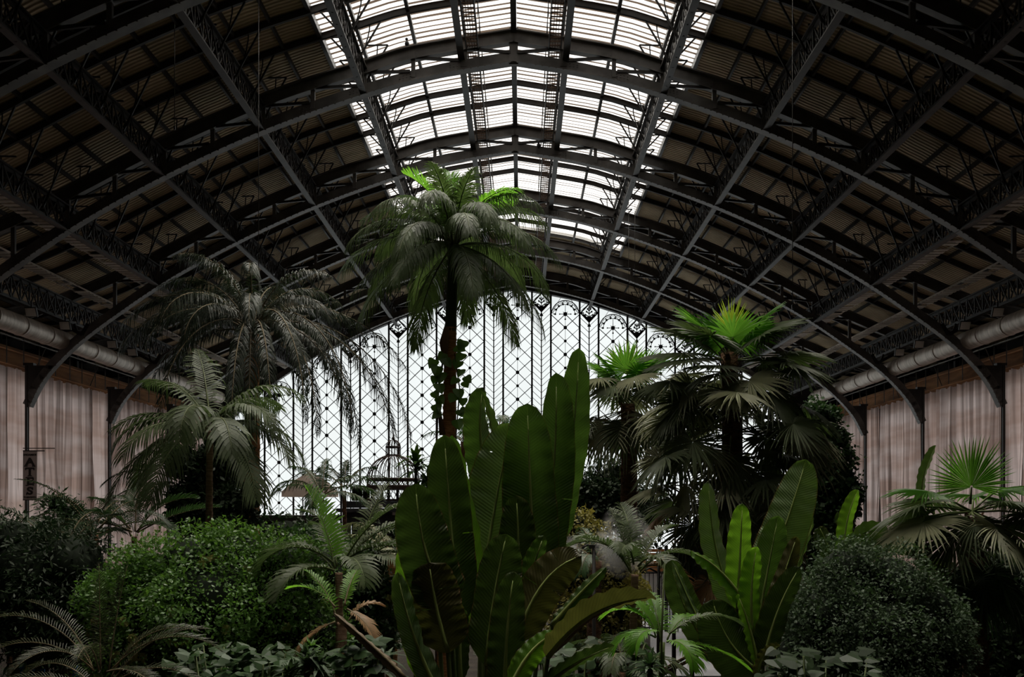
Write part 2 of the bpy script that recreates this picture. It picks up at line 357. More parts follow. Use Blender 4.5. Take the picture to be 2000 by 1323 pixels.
# skylight
sky=thing('window_1',(0,0,0),None,None,kind='structure')
bp_,bl=MB(),MB(); per=.36; y=SKS; i=0
while y<SKE-.2:
    for sx in (-1,1):
        xs=[.12,1.96,1.96,3.95,3.95,5.9,5.9,SKX]
        for k in range(0,8,2):
            pts=[xs[k]+(xs[k+1]-xs[k])*j/3 for j in range(4)]
            sh=.03*math.sin(i*1.7+k)
            for j in range(3):
                z0,z1=zr(pts[j]),zr(pts[j+1]); a,c=sx*pts[j],sx*pts[j+1]
                bp_.add([(a,y,z0+.05),(c,y,z1+.05),(c,y+.145+sh,z1),(a,y+.145+sh,z0)],[(0,1,2,3)])
                bl.add([(a,y+.145+sh,z0),(c,y+.145+sh,z1),(c,y+per,z1+.05),(a,y+per,z0+.05)],[(0,1,2,3)])
    y+=per; i+=1
bp_.build('pane',SKYP,sky); bl.build('louver',SKYD,sky)
b=MB()
for sx in (-1,1): b.box((sx*SKX,(SKS+SKE)/2,zr(SKX)-.06),(.08,SKE-SKS,.28))
b.prof(arc(zr,-SKX,SKX,SKE,30),[(-.06,-.15),(.06,-.15),(.06,.2),(-.06,.2)])
b.build('window_frame',IRON,sky)

# longitudinal lattice girders
def girder(x,label,curls=True,h=1.05,zbase=None):
    z0=zbase if zbase else zb(x)+.03; z1=z0+h
    root=thing('lattice_girder',(x,30,z0),label,'girder','lattice girders running down the hall')
    for nm,z in (('bottom_flange',z0+.03),('top_flange',z1-.03)):
        b=MB(); b.box((x,(YA+YB)/2,z),(.26,YB-YA,.06)); b.box((x,(YA+YB)/2,z+(.08 if z<z0+.2 else -.08)),(.05,YB-YA,.14)); b.build(nm,IRON,root)
    b=MB(); y=12.; st=.75
    while y<YB-.1:
        b.bar((x,y,z0+.05),(x,y+st,z1-.05),.05,.06); b.bar((x+.03,y+st,z0+.05),(x+.03,y,z1-.05),.05,.06)
        b.bar((x,y,z0),(x,y,z1),.06,.07)
        pts=[(x,y+st/2+.17*math.cos(t*math.pi/4),(z0+z1)/2+.17*math.sin(t*math.pi/4)) for t in range(9)]
        b.tube(pts,.03,4,cap=False)
        y+=st
    b.build('lattice',IRON,root)
    if curls:
        b0=None
        for yy in ys+YT:
            if yy<12: continue
            if b0 is not None:
                c=b0.copy(); COL.objects.link(c); c.location=(0,yy-y_first,0); continue
            b=MB(); y_first=yy
            for s2 in (-1,1):
                zz=zr(abs(x)+s2*(1 if x>0 else -1)*.0)
                xe=x+s2*.95; ze=zr(xe)-.25
                b.bar((x,yy,z0+.35),(xe,yy,ze),.05,.06); b.bar((x,yy,ze-.02),(xe,yy,ze),.05,.05)
                pts=[(x+s2*(.12+.42*math.sin(t*math.pi/10)),yy,z0+.45+(ze-z0-.5)*t/5) for t in range(6)]
                b.tube(pts,.025,4,cap=False)
            b0=b.build('bracket',IRON,root)
    return root
nm=['first','second','third','fourth']
for sx,sd in ((-1,'left'),(1,'right')):
    for i,x in enumerate(GX):
        girder(sx*x,'dark iron lattice girder on the %s, %s out from the skylight ridge'%(sd,nm[i]))
    girder(sx*21.9,'dark iron lattice girder along the %s eave above the metal duct'%sd,False,1.15,CZ+9.0)
    # slim girder by ridge
    b=MB(); root=thing('iron_joist',(sx*1.96,30,zb(2)),'slim dark iron joist beside the %s ridge catwalk under the skylight'%sd,'girder')
    b=MB(); b.box((sx*2.05,(YA+YB)/2,zb(2)+.6),(.1,YB-YA,.35)); b.box((sx*2.05,(YA+YB)/2,zb(2)+.42),(.26,YB-YA,.04)); b.build('beam',IRON,root)
    # ridge catwalk
    root=thing('catwalk',(sx*1.62,30,zb(1.6)+.75),'narrow rusty catwalk of rungs hung left of the ridge' if sx<0 else 'narrow rusty catwalk of rungs hung right of the ridge','catwalk')
    zc=zb(1.6)+.78
    for xo in (1.38,1.86):
        b=MB(); b.box((sx*xo,(YA+YB)/2,zc),(.04,YB-YA,.09)); b.build('side_rail',IRON,root)
    b=MB(); b.box((sx*1.3,(YA+YB)/2,zc+.55),(.03,YB-YA,.03))
    y=12
    while y<YB: b.box((sx*1.3,y,zc+.27),(.03,.03,.55)); y+=1.2
    b.build('handrail',IRON,root)
    b=MB(); y=12.
    RUST=mat('rusty_grating',(.10,.06,.04),.8,col2=(.2,.13,.09),scale=2)
    while y<YB: b.box((sx*1.62,y,zc),(.46,.07,.03)); y+=.3
    for k in range(5): b.box((sx*(1.42+k*.1),(12+YB)/2,zc+.02),(.025,YB-12,.02))
    b.build('rung',RUST,root)
    # plank walks
    for x,zc,lb in ((18.35,zb(17.6)+.25,'grey plank walkway beside the fourth girder on the '+sd),(20.9,CZ+10.35,'grey plank walkway over the eave girder on the '+sd)):
        root=thing('plank_walkway',(sx*x,30,zc),lb+' side','walkway','plank walkways under the roof')
        b=MB(); y=20.
        while y<YB-1:
            if random.random()<.86: b.box((sx*x,y,zc),(.62,.24,.04))
            y+=.42 if x<20 else .4
        b.box((sx*(x-.3),(20+YB)/2,zc+.05),(.05,YB-20,.06)); b.box((sx*(x+.3),(20+YB)/2,zc+.05),(.05,YB-20,.06)); b.build('decking',WOODP,root)
    # duct
    root=thing('ventilation_duct',(sx*22.3,40,CZ+8.15),'round silver ventilation duct along the %s eave'%sd,'duct')
    b=MB(); ypts=np.arange(10,69.1,.75); b.tube([(sx*22.35,yy,CZ+8.2) for yy in ypts],[.46]*len(ypts),16); b.build('pipe',DUCT,root)
    b=MB()
    for yy in np.arange(12,69.2,2.25): b.tube([(sx*22.35,yy-.04,CZ+8.2),(sx*22.35,yy+.04,CZ+8.2)],.49,16)
    b.build('joint_ring',DUCT,root)
    # floodlights below the eave girder
    for k,yy in enumerate((40.5,43.5,48.5,51.0)):
        root=thing('floodlight',(sx*21.6,yy,CZ+8.75),'%s square floodlight under the %s eave girder'%(('nearest','second nearest','third nearest','farthest')[k],sd),'floodlight','floodlights under the eaves')
        b=MB(); b.box((sx*21.4,yy,CZ+8.62),(.5,.12,.42),rot=Matrix.Rotation(.4,3,'X')); b.build('housing',IRON,root)
        b=MB(); b.box((sx*21.4,yy-.08,CZ+8.60),(.44,.03,.36),rot=Matrix.Rotation(.4,3,'X')); b.build('lens',mat('lamp_lens',(.5,.48,.44),.3),root)
        b=MB(); b.box((sx*21.4,yy,CZ+8.9),(.06,.06,.35)); b.build('mount',IRON,root)

# walls, floor
st=lambda mb,name,m: tag(mb.build(name,m),kind='structure')
b=MB(); b.box((0,(YA+YB)/2,-.1),(62,YB-YA+2,.2)); st(b,'floor',SOIL)
for sx,sd in ((-1,'left'),(1,'right')):
    b=MB(); b.box((sx*26.2,(YA+YB)/2,(CZ+7.0)/2),(.6,YB-YA,CZ+7.0)); b.box((sx*29.6,(YA+YB)/2,(CZ+10)/2),(.3,YB-YA,CZ+10)); b.box((sx*28,(YA+YB)/2,CZ+6.9),(3.6,YB-YA,.2)); st(b,'wall_'+sd,DARKW)
    b=MB(); b.box((sx*25.9,(YA+YB)/2,CZ+7.45),(.5,YB-YA,.9)); b.box((sx*25.7,(YA+YB)/2,CZ+7.95),(.8,YB-YA,.14)); b.box((sx*25.6,(YA+YB)/2,CZ+7.25),(.12,YB-YA,.1)); st(b,'trim_%d'%(1 if sx<0 else 2),BRICK)
b=MB(); b.box((0,YA-.2,13),(62,.4,26)); st(b,'wall_front',DARKW)
# back wall with arched opening
HL=[(0,17.9),(2.8,17.4),(5.2,16.9),(6.7,16.4),(9.0,15.7),(10.6,15.05),(12,14.45),(15.1,13.1),(18.3,11.5),(21,9.7),(23.4,7.3)]
hx=[p[0] for p in HL]; hz=[p[1] for p in HL]
def zh(x): return CZ+float(np.interp(abs(x),hx,hz))
b=MB()
xs=list(np.linspace(-29.6,29.6,75))+[-23.4,23.4]; xs=sorted(xs)
for i in range(len(xs)-1):
    a,c=xs[i],xs[i+1]; lo=(lambda x: zh(x) if abs(x)<=23.401 else 0)
    la,lc=(zh(a),zh(c)) if max(abs(a),abs(c))<=23.401 else (0,0)
    for yy in (YB,YB+.5): b.add([(a,yy,la),(c,yy,lc),(c,yy,zr(c)+.2),(a,yy,zr(a)+.2)],[(0,1,2,3)])
    b.add([(a,YB,la),(c,YB,lc),(c,YB+.5,lc),(a,YB+.5,la)],[(0,1,2,3)])
GAB=mat('black_gable',(.012,.011,.011),.7,col2=(.02,.018,.018),scale=.5)
st(b,'wall_back',GAB)
b=MB(); b.prof(arc(zh,-23.4,23.4,YB-.15,60),[(-.12,-.05),(.12,-.05),(.12,.25),(-.12,.25)]); st(b,'trim_3',IRONB)

# great end window
win=thing('window_2',(0,YB,0),None,None,kind='structure')
b=MB(); xs=np.linspace(-23.4,23.4,60)
for i in range(59): b.add([(xs[i],YB+.12,0),(xs[i+1],YB+.12,0),(xs[i+1],YB+.12,zh(xs[i+1])),(xs[i],YB+.12,zh(xs[i]))],[(0,1,2,3)])
b.build('pane',ENDP,win)
yw=YB; GP=3.915; NB=.775
posts=MB(); pat=MB(); orn=MB()
def seg(mb,p,q,w): mb.bar((p[0],yw,p[1]),(q[0],yw,q[1]),.05,w,up=(0,0,1)) if False else mb.bar((p[0],yw,p[1]),(q[0],yw,q[1]),w,.05,up=(0,1,0))
def disc(mb,c,r,n=8):
    vs=[(c[0]+r*math.cos(2*math.pi*k/n+.39),yy,c[1]+r*math.sin(2*math.pi*k/n+.39)) for yy in (yw-.05,yw+.05) for k in range(n)]
    mb.add(vs,[tuple(range(n)),tuple(range(2*n-1,n-1,-1))]+[(k,(k+1)%n,n+(k+1)%n,n+k) for k in range(n)])
def ring(mb,c,r,w,a0=0,a1=2*math.pi,n=14):
    for k in range(n):
        t0=a0+(a1-a0)*k/n; t1=a0+(a1-a0)*(k+1)/n
        seg(mb,(c[0]+r*math.cos(t0),c[1]+r*math.sin(t0)),(c[0]+r*math.cos(t1),c[1]+r*math.sin(t1)),w)
for k in range(-6,7):
    xc=GP*(k+.5)                       # narrow bay centre
    if abs(xc)>22.8: continue
    for e in (-NB,NB): seg(posts,(xc+e,0),(xc+e,zh(xc+e)+.1),.15)
    top=zh(xc)-.78
    seg(posts,(xc,0),(xc,top-.6),.085)
    h=.70  # rhombus
    c=(xc,top); q=[(xc,top+.75),(xc+h,top),(xc,top-.75),(xc-h,top)]
    for i in range(4): seg(orn,q[i],q[(i+1)%4],.11)
    seg(orn,(xc,top-.72),(xc,top+.45),.06)
    for s2 in (-1,1):
        for dz,l in ((-.28,.36),(-.02,.26),(.2,.16)):
            seg(orn,(xc,top+dz-.05),(xc+s2*l,top+dz+.2),.07); disc(orn,(xc+s2*l*.8,top+dz+.12),.07,6)
        seg(orn,(xc,top-.6),(xc+s2*.5,top-.1),.12); seg(orn,(xc+s2*.7,top),(xc+s2*.42,top),.1)
    vs=[(xc-.4,yw-.03,top-.36),(xc,yw-.03,top-.72),(xc+.4,yw-.03,top-.36),(xc,yw-.03,top-.28)]; orn.add(vs,[(0,1,2,3)])
    seg(orn,(xc-.12,top-1.12),(xc,top-.85),.07); seg(orn,(xc+.12,top-1.12),(xc,top-.85),.07); seg(orn,(xc-.12,top-1.1),(xc+.12,top-1.1),.07)
    z=top-.35
    while z>0.6:
        for s2 in (-1,1): seg(pat,(xc+s2*NB,z),(xc,z-.72),.035)
        z-=.53
    for s2 in (-1,1): seg(pat,(xc,top+.75),(xc+s2*NB,top+.1),.03); seg(pat,(xc+s2*.1,top+.95),(xc+s2*NB,top+.35),.03)
for k in range(-6,7):
    xc=GP*k; hw=GP/2-NB
    if abs(xc)>22.5: continue
    z0=zh(abs(xc)+.3)-1.3
    sp=1.105; j=0; z=z0
    disc(orn,(xc,z0),.17); 
    for a in range(8):
        l=.42 if a%2==0 else .26
        seg(orn,(xc,z0),(xc+l*math.cos(a*math.pi/4),z0+l*math.sin(a*math.pi/4)),.045)
    for s2 in (-1,1): disc(orn,(xc+s2*.46,z0),.055,6)
    disc(orn,(xc,z0-.42),.07,6); seg(orn,(xc,z0),(xc,z0+.75),.04)
    ring(orn,(xc,z0+.0),1.12,.07,0.05,math.pi-.05); ring(orn,(xc,z0),1.0,.03,0.05,math.pi-.05)
    for a in range(7):
        t0=math.pi*(a+.5)/7; cc=(xc+1.0*math.cos(t0),z0+1.0*math.sin(t0)); ring(orn,cc,.22,.045,t0+math.pi/2,t0+3*math.pi/2,6)
    for a in range(8):
        t0=math.pi*a/7; cc=(xc+.82*math.cos(t0),z0+.82*math.sin(t0)); disc(orn,cc,.085,6); disc(orn,(cc[0]-.05,cc[1]),.06,5)
    for s2 in (-1,1): seg(pat,(xc+s2*hw,z0+.1),(xc+s2*hw*.3,zh(xc)),.03); seg(pat,(xc+s2*hw,z0),(xc,z0+1.15),.03)
    seg(pat,(xc,0),(xc,z0),.03)
    while z>.3:
        big=(j%2==1)
        if j>0: disc(pat,(xc,z),.15 if big else .12)
        for s2 in (-1,1):
            w=.055 if big or j==0 else .035
            seg(pat,(xc,z),(xc+s2*hw,max(z-1.15,0)),w)
            if j>0: seg(pat,(xc,z),(xc+s2*hw,z+1.08),w)
        z-=sp; j+=1
posts.build('window_post',IRONB,win); pat.build('glazing_bar',IRONB,win); orn.build('ornament',IRONB,win)
b=MB(); b.box((0,YB,.4),(46.8,.4,.8)); b.build('window_sill',DARKW,win)

# curtains (sheets) on both walls, a sheet per bay
def curtain(sx,y0,y1,label,ztop=CZ+6.95):
    b=MB(); n=int((y1-y0)*9); rows=12
    ph=[rnd(0,6) for _ in range(6)]
    for i in range(n+1):
        y=y0+(y1-y0)*i/n
        for j in range(rows+1):
            t=j/rows; z=.05+(ztop-.05)*t
            yy=y+.10*math.sin(z*.7+ph[0]+y*.6)*(1-t)
            a=.13*math.sin(y*2*math.pi/.95+ph[1]+.8*math.sin(y*.9+ph[2])+.25*math.sin(z*.6+y))+.06*math.sin(y*2*math.pi/.41+ph[3]+.3*math.sin(z*1.3))+.07*math.sin(y*1.3+z*.8+ph[4])*(1-t)
            zz=z-(.10*math.sin(y*2*math.pi/.95+ph[5])**2 if j==rows else 0)
            b.v.append((sx*(25.05-a),yy,zz))
    R_=rows+1
    for i in range(n):
        for j in range(rows): b.f.append((i*R_+j,(i+1)*R_+j,(i+1)*R_+j+1,i*R_+j+1)); b.m.append(0); b.sm.append(True)
    solo(b,'curtain',CURT,(sx*25.05,(y0+y1)/2,0),label,'curtain','pale sheets hung over the side walls')
names=['in the second bay, cut by the frame edge','in the nearest full bay, %s','in the third bay from the camera','in the bay where the duct ends','in the farthest bay beside the end window']
bays=[(27.0,36.0),(36.0,45.0),(45.0,54.0),(54.0,63.0),(63.0,74.6)]
lab=[ 'nearest the camera, past the frame edge','cut by the frame edge, before the first column','between the first and second columns','between the second and third columns','beyond the third column, next to the end window']
for sx,sd in ((-1,'left'),(1,'right')):
    for (y0,y1),l in zip(bays,lab): curtain(sx,y0,y1,'pinkish pleated sheet, %s wall, %s'%(sd,l))
    # scaffold tube frame above the sheets
    root=thing('scaffold_rail',(sx*24.7,45,CZ+7.9),'thin metal scaffold rail with uprights above the %s sheets'%sd,'scaffolding')
    b=MB(); b.tube([(sx*24.7,20,CZ+8.35),(sx*24.7,74,CZ+8.35)],.035); b.build('rail',IRONL,root)
    b=MB()
    b.tube([(sx*24.7,21,CZ+7.0),(sx*24.7,21,CZ+8.5)],.03); u0=b.build('upright',IRONL,root)
    b=MB(); b.tube([(sx*24.7,23,CZ+7.0),(sx*24.7,24.1,CZ+8.4)],.025); u1=b.build('brace',IRONL,root)
    for k in range(1,34): c=u0.copy(); COL.objects.link(c); c.location=(0,k*1.55+rnd(-.2,.2),0)
    for k in range(1,8): c=u1.copy(); COL.objects.link(c); c.location=(0,k*6,0)
# thin hanging wires
for (px,py0,py1,d,l) in ((341,-60,250,28,'thin wire hanging from the roof at upper left'),(1548,-60,600,26,'long thin wire hanging from the roof above the right fan palm'),(505,400,600,30,'thin wire hanging above the dark left palm'),(1228,540,700,50,'thin wire hanging in front of the end window, left of a pair'),(1240,540,640,52,'thin wire hanging in front of the end window, right of a pair')):
    p=P(px,py0,d); q=P(px,py1,d); top=zr(p.x)-.3
    b=MB(); b.tube([(p.x,p.y,top),(p.x,p.y,q.z)],.012,4); b.box((p.x,p.y,q.z),(.05,.05,.12)); solo(b,'hanging_wire',IRON,(p.x,p.y,q.z),l,'wire','wires hanging from the roof')

# ------------------------------------------------------------------ plants
Z=V((0,0,1))
def frond(b,b2,start,az,elev,L,droop,nl=46,ll=.6,lw=.035,hang=.35,vee=.25,p=1.3,plume=0,rr=.022,s0=.14,bend=0,fa0=20,fa1=60,lend=.35):
    start=V(start); pts=[start.copy()]; n=16; az0=az
    Ts=[]
    for i in range(n):
        s=(i+.5)/n; pt=R(max(elev-droop*s**p,-89)); a=R(az0+bend*s)
        T=V((math.cos(pt)*math.cos(a),math.cos(pt)*math.sin(a),math.sin(pt))); Ts.append(T); pts.append(pts[-1]+T*(L/n))
    b2.tube(pts,[rr*(1-.8*i/n) for i in range(n+1)],5)
    for i in range(nl):
        s=s0+(1-s0)*i/(nl-1)*.995; k=min(int(s*n),n-1); fr=s*n-k; pos=pts[k].lerp(pts[k+1],fr); T=Ts[k]
        a=R(az0+bend*s); Sd=V((math.sin(a),-math.cos(a),0)); N=Sd.cross(T).normalized()
        pr=max(.12,math.sin(math.pi*(.16+.76*(s-s0)/(1-s0)))**.7); pr=pr if s<.9 else pr*(1-.4*(s-.9)/.1)
        fa=R(fa0+(fa1-fa0)*s)
        for sd in (-1,1):
            ln=ll*pr*rnd(.85,1.1); d=(Sd*sd*math.cos(fa)+T*math.sin(fa)+N*(vee+plume*rnd(-1,1))).normalized()
            W=(T-d*T.dot(d)).normalized(); w=lw*rnd(.8,1.2)*(.6+.4*pr); hg=hang*rnd(.7,1.3)
            q=[pos,pos+d*ln*.35-Z*hg*ln*.12,pos+d*ln*(.7-.1*hg)-Z*hg*ln*.5,pos+d*ln*(1-.3*hg)-Z*hg*ln*1.05]
            b.add([q[0]-W*w*.3,q[0]+W*w*.3,q[1]-W*w*.5,q[1]+W*w*.5,q[2]-W*w*.38,q[2]+W*w*.38,q[3]],[(0,1,3,2),(2,3,5,4),(4,5,6)])
    return pts[-1]
def trunk(root,name,p0,p1,r0,r1,m,rings=0,boots=0,wob=.05,n=10):
    b=MB(); k=24 if not rings else rings*3; p0=V(p0); p1=V(p1); pts=[]; rs=[]
    for i in range(k+1):
        t=i/k; pts.append(p0.lerp(p1,t)+V((wob*math.sin(t*3+p0.x),wob*math.cos(t*2.3),0))*math.sin(t*math.pi)); rr=r0+(r1-r0)*t
        if rings: rr*=(1.07 if i%3==0 else .97)
        rs.append(rr*rnd(.97,1.03))
    b.tube(pts,rs,n)
    if boots:
        for i in range(boots):
            t=i/boots; a=i*2.4; c=p0.lerp(p1,t); rr=r0+(r1-r0)*t; o=V((math.cos(a),math.sin(a),0)); s2=V((-math.sin(a),math.cos(a),0))
            b.add([c+o*rr*.7-s2*rr*.4,c+o*rr*.7+s2*rr*.4,c+o*rr*1.25+s2*rr*.22+Z*.16,c+o*rr*rnd(1.2,1.6)-Z*rnd(-.25,.1)*.6+Z*.16,c+o*rr*1.25-s2*rr*.22+Z*.16],[(0,1,2,4),(4,2,3)])
    return b.build(name,m,root)
def feather_palm(name,label,crown,d_base,fr,leaf,rach,trunkspec,base=None,**kw):
    crown=V(crown); base=V(base) if base else V((crown.x,crown.y,0))
    root=thing(name,base,label,'palm')
    if trunkspec: 
        r0,r1,m,ringz,boots=trunkspec; trunk(root,'trunk',base,crown-Z*.1,r0,r1,m,ringz,boots)
    for i,a in enumerate(fr):
        az,el,L,dr=a[:4]; k=dict(kw); k.update(a[4] if len(a)>4 else {})
        lf=k.pop('leaf',leaf); b=MB(); b2=MB(); frond(b,b2,crown+V((math.cos(R(az))*.08,math.sin(R(az))*.08,rnd(-.1,.1))),az,el,L,dr,**k)
        o=b.build('frond',lf,root); b2.build('midrib',rach,o)
    return root
# az: 0 right, 90 away, 180 left, 270 towards camera
# 1 central tall palm
C1=P(886,478,26)
f=[(150,74,2.7,70,{'hang':.5}),(40,70,2.8,75,{'hang':.5}),(250,78,2.4,60,{'hang':.4}),(120,66,2.9,60,{'leaf':L_YOUNG,'hang':.3}),(330,66,2.7,85,{'leaf':L_YOUNG,'hang':.4}),(100,86,2.5,30,{'leaf':L_YOUNG,'hang':.1,'vee':.6}),(170,80,2.6,55,{'leaf':L_YOUNG,'hang':.15,'vee':.5}),(10,78,2.4,90,{'leaf':L_YOUNG,'hang':.3}),(300,84,2.3,70,{'hang':.5}),(60,80,2.5,50)]
for i in range(10): f.append((i*36+8,rnd(48,66),rnd(3.0,3.4),rnd(105,125)))
for i in range(11): f.append((i*32.7+20,rnd(15,32),rnd(3.4,3.8),rnd(85,100)))
for i in range(9): f.append((i*40+5,rnd(-25,-8),rnd(3.3,3.9),rnd(50,62)))
pal=feather_palm('royal_palm','tall slender palm in the centre with drooping feather fronds under the skylight',C1,26,f,L_ROYAL,RACH,None,nl=60,ll=.74,lw=.042,hang=.75,plume=.1,vee=.1,rr=.035)
tr0=P(868,1000,26); trunk(pal,'trunk',(tr0.x,26,0),P(880,640,26),.24,.17,BARKO,60,0,.02,14)
trunk(pal,'crownshaft',P(880,650,26),P(886,480,26),.17,.13,mat('crownshaft_green',(.03,.045,.02),.5),0,0,0,12)
b=MB(); b.tube([P(872,640,25.7),P(867,670,25.65),P(870,720,25.75)],[.07,.13,.03],8); b.build('dry_spathe',mat('dry_spathe',(.16,.09,.05),.8),pal); b=MB(); b.tube([P(858,800,25.7),P(864,850,25.7)],[.04,.09],6); b.build('dry_spathe',mat('dry_spathe',(.16,.09,.05),.8),pal)
# climber on trunk
root=thing('climbing_vine',(tr0.x-.1,25.6,0),'climbing vine with big heart shaped leaves around the central palm trunk','vine')
b=MB(); b.tube([(tr0.x-.2,25.6,0),P(852,900,25.6),P(856,760,25.6),P(868,690,25.6)],.03,5); b.tube([P(890,860,25.6),P(898,760,25.6),P(888,690,25.6)],.02,5); b.build('stem',BARKD,root)
b=MB()
def heart(b,c,dirv,nrm,s,mi=0):
    dirv=V(dirv).normalized(); nrm=V(nrm).normalized(); sd=dirv.cross(nrm).normalized()
    o=[(0,0),(-.12,.32),(-.05,.5),(.25,.48),(.6,.3),(1,0),(.6,-.3),(.25,-.48),(-.05,-.5),(-.12,-.32)]
    vs=[V(c)+dirv*a*s+sd*q*s-nrm*abs(q)*.3*s for a,q in o]; b.add(vs,[(0,1,2,3),(0,3,4,5),(0,5,6,7),(0,7,8,9)],mi)
for (x,y) in [(848,702),(855,715),(850,735),(858,750),(847,765),(856,775),(850,790),(870,700),(895,705),(900,722),(892,738),(906,745),(896,760),(904,778),(910,735),(888,770),(900,800),(893,820),(856,805),(902,690),(892,675),(905,665),(866,690),(860,728),(910,800)]:
    heart(b,P(x,y,25.5+rnd(-.1,.1)),(rnd(-.6,.6),-.3,rnd(-.9,-.3)),(rnd(-.5,.5),-1,rnd(.2,.8)),rnd(.26,.38))
b.build('foliage',L_BUSH,root)

# 2 dark drooping palm, left
C2=P(492,645,26); f=[]
for i in range(7): f.append((i*51+30,rnd(62,80),rnd(3.0,3.5),rnd(95,120)))
for i in range(8): f.append((i*45+15,rnd(35,52),rnd(3.4,3.9),rnd(105,125)))
H_={'p':.6,'ll':.46,'hang':.9}
f+=[(3,42,6.4,124,H_),(-14,38,6.2,120,H_),(-30,30,5.4,114,H_),(-48,36,5.6,122,H_),(-66,30,5.6,118,H_),(25,44,6.0,126,H_),(8,60,5.2,120,H_),(-75,10,4.6,98,H_),(-38,48,6.2,134,H_),(-82,25,5.4,112,H_),(-56,45,6.0,128,H_),(-22,25,5.6,112,H_),(240,30,5.0,120,H_),(150,74,3.6,75),(165,66,3.8,95),(185,45,4.2,110),(200,30,4.0,100),(225,25,3.6,100),(250,30,3.4,110),(190,5,3.2,80),(345,0,3.4,75),(140,60,3.4,90)]
feather_palm('queen_palm','dark shaggy palm with long arching fronds left of the central palm',C2,26,f,L_QUEEN,RACHT,(.27,.20,BARKO,0,70),base=(P(487,1000,26).x,26,0),nl=90,ll=.52,lw=.026,hang=.8,plume=.5,vee=.1,rr=.03)
root=thing('epiphyte_fern',P(495,775,25.6),'bright green leafy clump growing on the dark palm trunk','fern')
b=MB()
for i in range(90):
    c=P(495,775,25.6)+V((rnd(-.45,.45),rnd(-.3,.2),rnd(-.35,.3))); heart(b,c,(rnd(-1,1),rnd(-1,.2),rnd(-.6,.8)),(rnd(-.4,.4),-.6,1),rnd(.1,.2))
b.build('foliage',L_BUSH,root)

# 3 kentia palm front left
C3=P(411,832,17)
f=[(120,70,2.0,40),(165,62,1.7,75),(15,60,1.9,95),(185,35,1.8,80),(200,30,1.9,105),(340,40,1.6,110),(230,15,1.9,85),(270,40,1.8,120),(300,20,2.0,90),(350,10,1.8,80),(215,-10,2.2,65),(250,-20,2.2,60),(320,-20,2.1,60),(60,50,1.9,80),(10,20,2.0,100),(165,-5,2.0,70)]
feather_palm('kentia_palm','slim palm with broad drooping leaflets before the left curtain',C3,17,f,L_KENT,RACH,(.10,.06,BARKR,50,0),base=(P(400,1000,17).x,17,0),nl=32,ll=.66,lw=.046,hang=.6,vee=.2,rr=.025,fa0=15,fa1=50)

# fan leaves
def fan(b,hub,A,N,Rr,nseg=34,span=140,split=.5,droop=.2,fold=.12,jit=.06,rag=0):
    A=V(A).normalized(); N=V(N); N=(N-A*N.dot(A)).normalized(); Sd=N.cross(A); dth=2*R(span)/nseg
    for i in range(nseg):
        th=-R(span)+dth*(i+.5); L=Rr*(1-.3*(abs(th)/R(span))**2)*rnd(1-jit,1+jit); dr=droop*rnd(.6,1.4); tw=rnd(-.05,.05)*(1+rag)
        d=A*math.cos(th)+Sd*math.sin(th); q=A*(-math.sin(th))+Sd*math.cos(th)
        vs=[]
        st_=[.03,.28,split,.5*(1+split),1]
        for r in st_:
            w=r*L*math.tan(dth/2) if r<=split else split*L*math.tan(dth/2)*(1-((r-split)/(1-split))**1.3)*.95
            c=V(hub)+d*L*r+N*(-.12*L*r*(abs(th)/2.6)**2)-Z*dr*L*r**3+q*tw*L*r*r
            if r==1: vs.append(c)
            else: vs+= [c-q*w-N*w*fold*5,c+N*w*fold*5,c+q*w-N*w*fold*5]
        fs=[]
        for k in range(3):
            o=k*3; fs+=[(o,o+1,o+4,o+3),(o+1,o+2,o+5,o+4)]
        fs+=[(9,10,12),(10,11,12)]
        b.add(vs,fs)
def fan_leaf(root,crown,az,elev,lp,Rr,mats,nod=25,sag=.12,nseg=34,span=140,droop=.2,split=.5,face=None,rag=0):
    D=V((math.cos(R(elev))*math.cos(R(az)),math.cos(R(elev))*math.sin(R(az)),math.sin(R(elev)))); crown=V(crown)
    hub=crown+D*lp-Z*sag*lp; b=MB()
    b2=MB(); b2.tube([crown,crown+D*lp*.5-Z*sag*lp*.2,hub],[.022,.016,.012],5)
    e2=R(elev-nod); A=V((math.cos(e2)*math.cos(R(az)),math.cos(e2)*math.sin(R(az)),math.sin(e2)))
    Sd=V((math.sin(R(az)),-math.cos(R(az)),0)); N=Sd.cross(A)
    N=(N+Sd*rnd(-.35,.35)); 
    if face is not None: N=V(face)
    fan(b,hub,A,N,Rr,nseg,span,split,droop,rag=rag); o=b.build('fan_leaf',mats[0],root); b2.build('petiole',mats[1],o)
# 6 big fan palm right of centre (two tiers, long skirt)
C6=P(1428,720,21); root=thing('fan_palm',(P(1432,1000,21).x,21,0),'tall fan palm right of centre with a deep skirt of fan leaves','palm')
trunk(root,'trunk',(P(1436,1000,21).x,21,0),P(1424,690,21),.3,.2,BARKD,0,120)
for az,el,lp,r_ in ((178,38,1.05,1.2),(186,15,1.1,1.15),(265,50,.7,1.1),(95,75,.7,1.1),(10,45,1.15,1.15),(355,12,1.3,1.15),(120,60,.8,1.1),(45,60,.9,1.1),(225,35,1.0,1.15),(310,35,1.0,1.1),(160,58,1.0,1.1),(340,60,.9,1.1),(205,5,1.2,1.1),(325,0,1.3,1.1)):
    fan_leaf(root,P(1426,705,21),az,el,lp,r_,[L_FANG if el>48 else L_FAN,STEMG],nod=18,droop=.14)
fan_leaf(root,P(1426,690,21),270,80,.5,.9,[L_FANY,STEMG],nod=2,droop=.05,span=50,nseg=16)
hts=[(728,9,1.0),(765,13,1.25),(805,12,1.4),(845,13,1.6),(900,12,1.35),(955,12,1.35),(1005,11,1.3)]
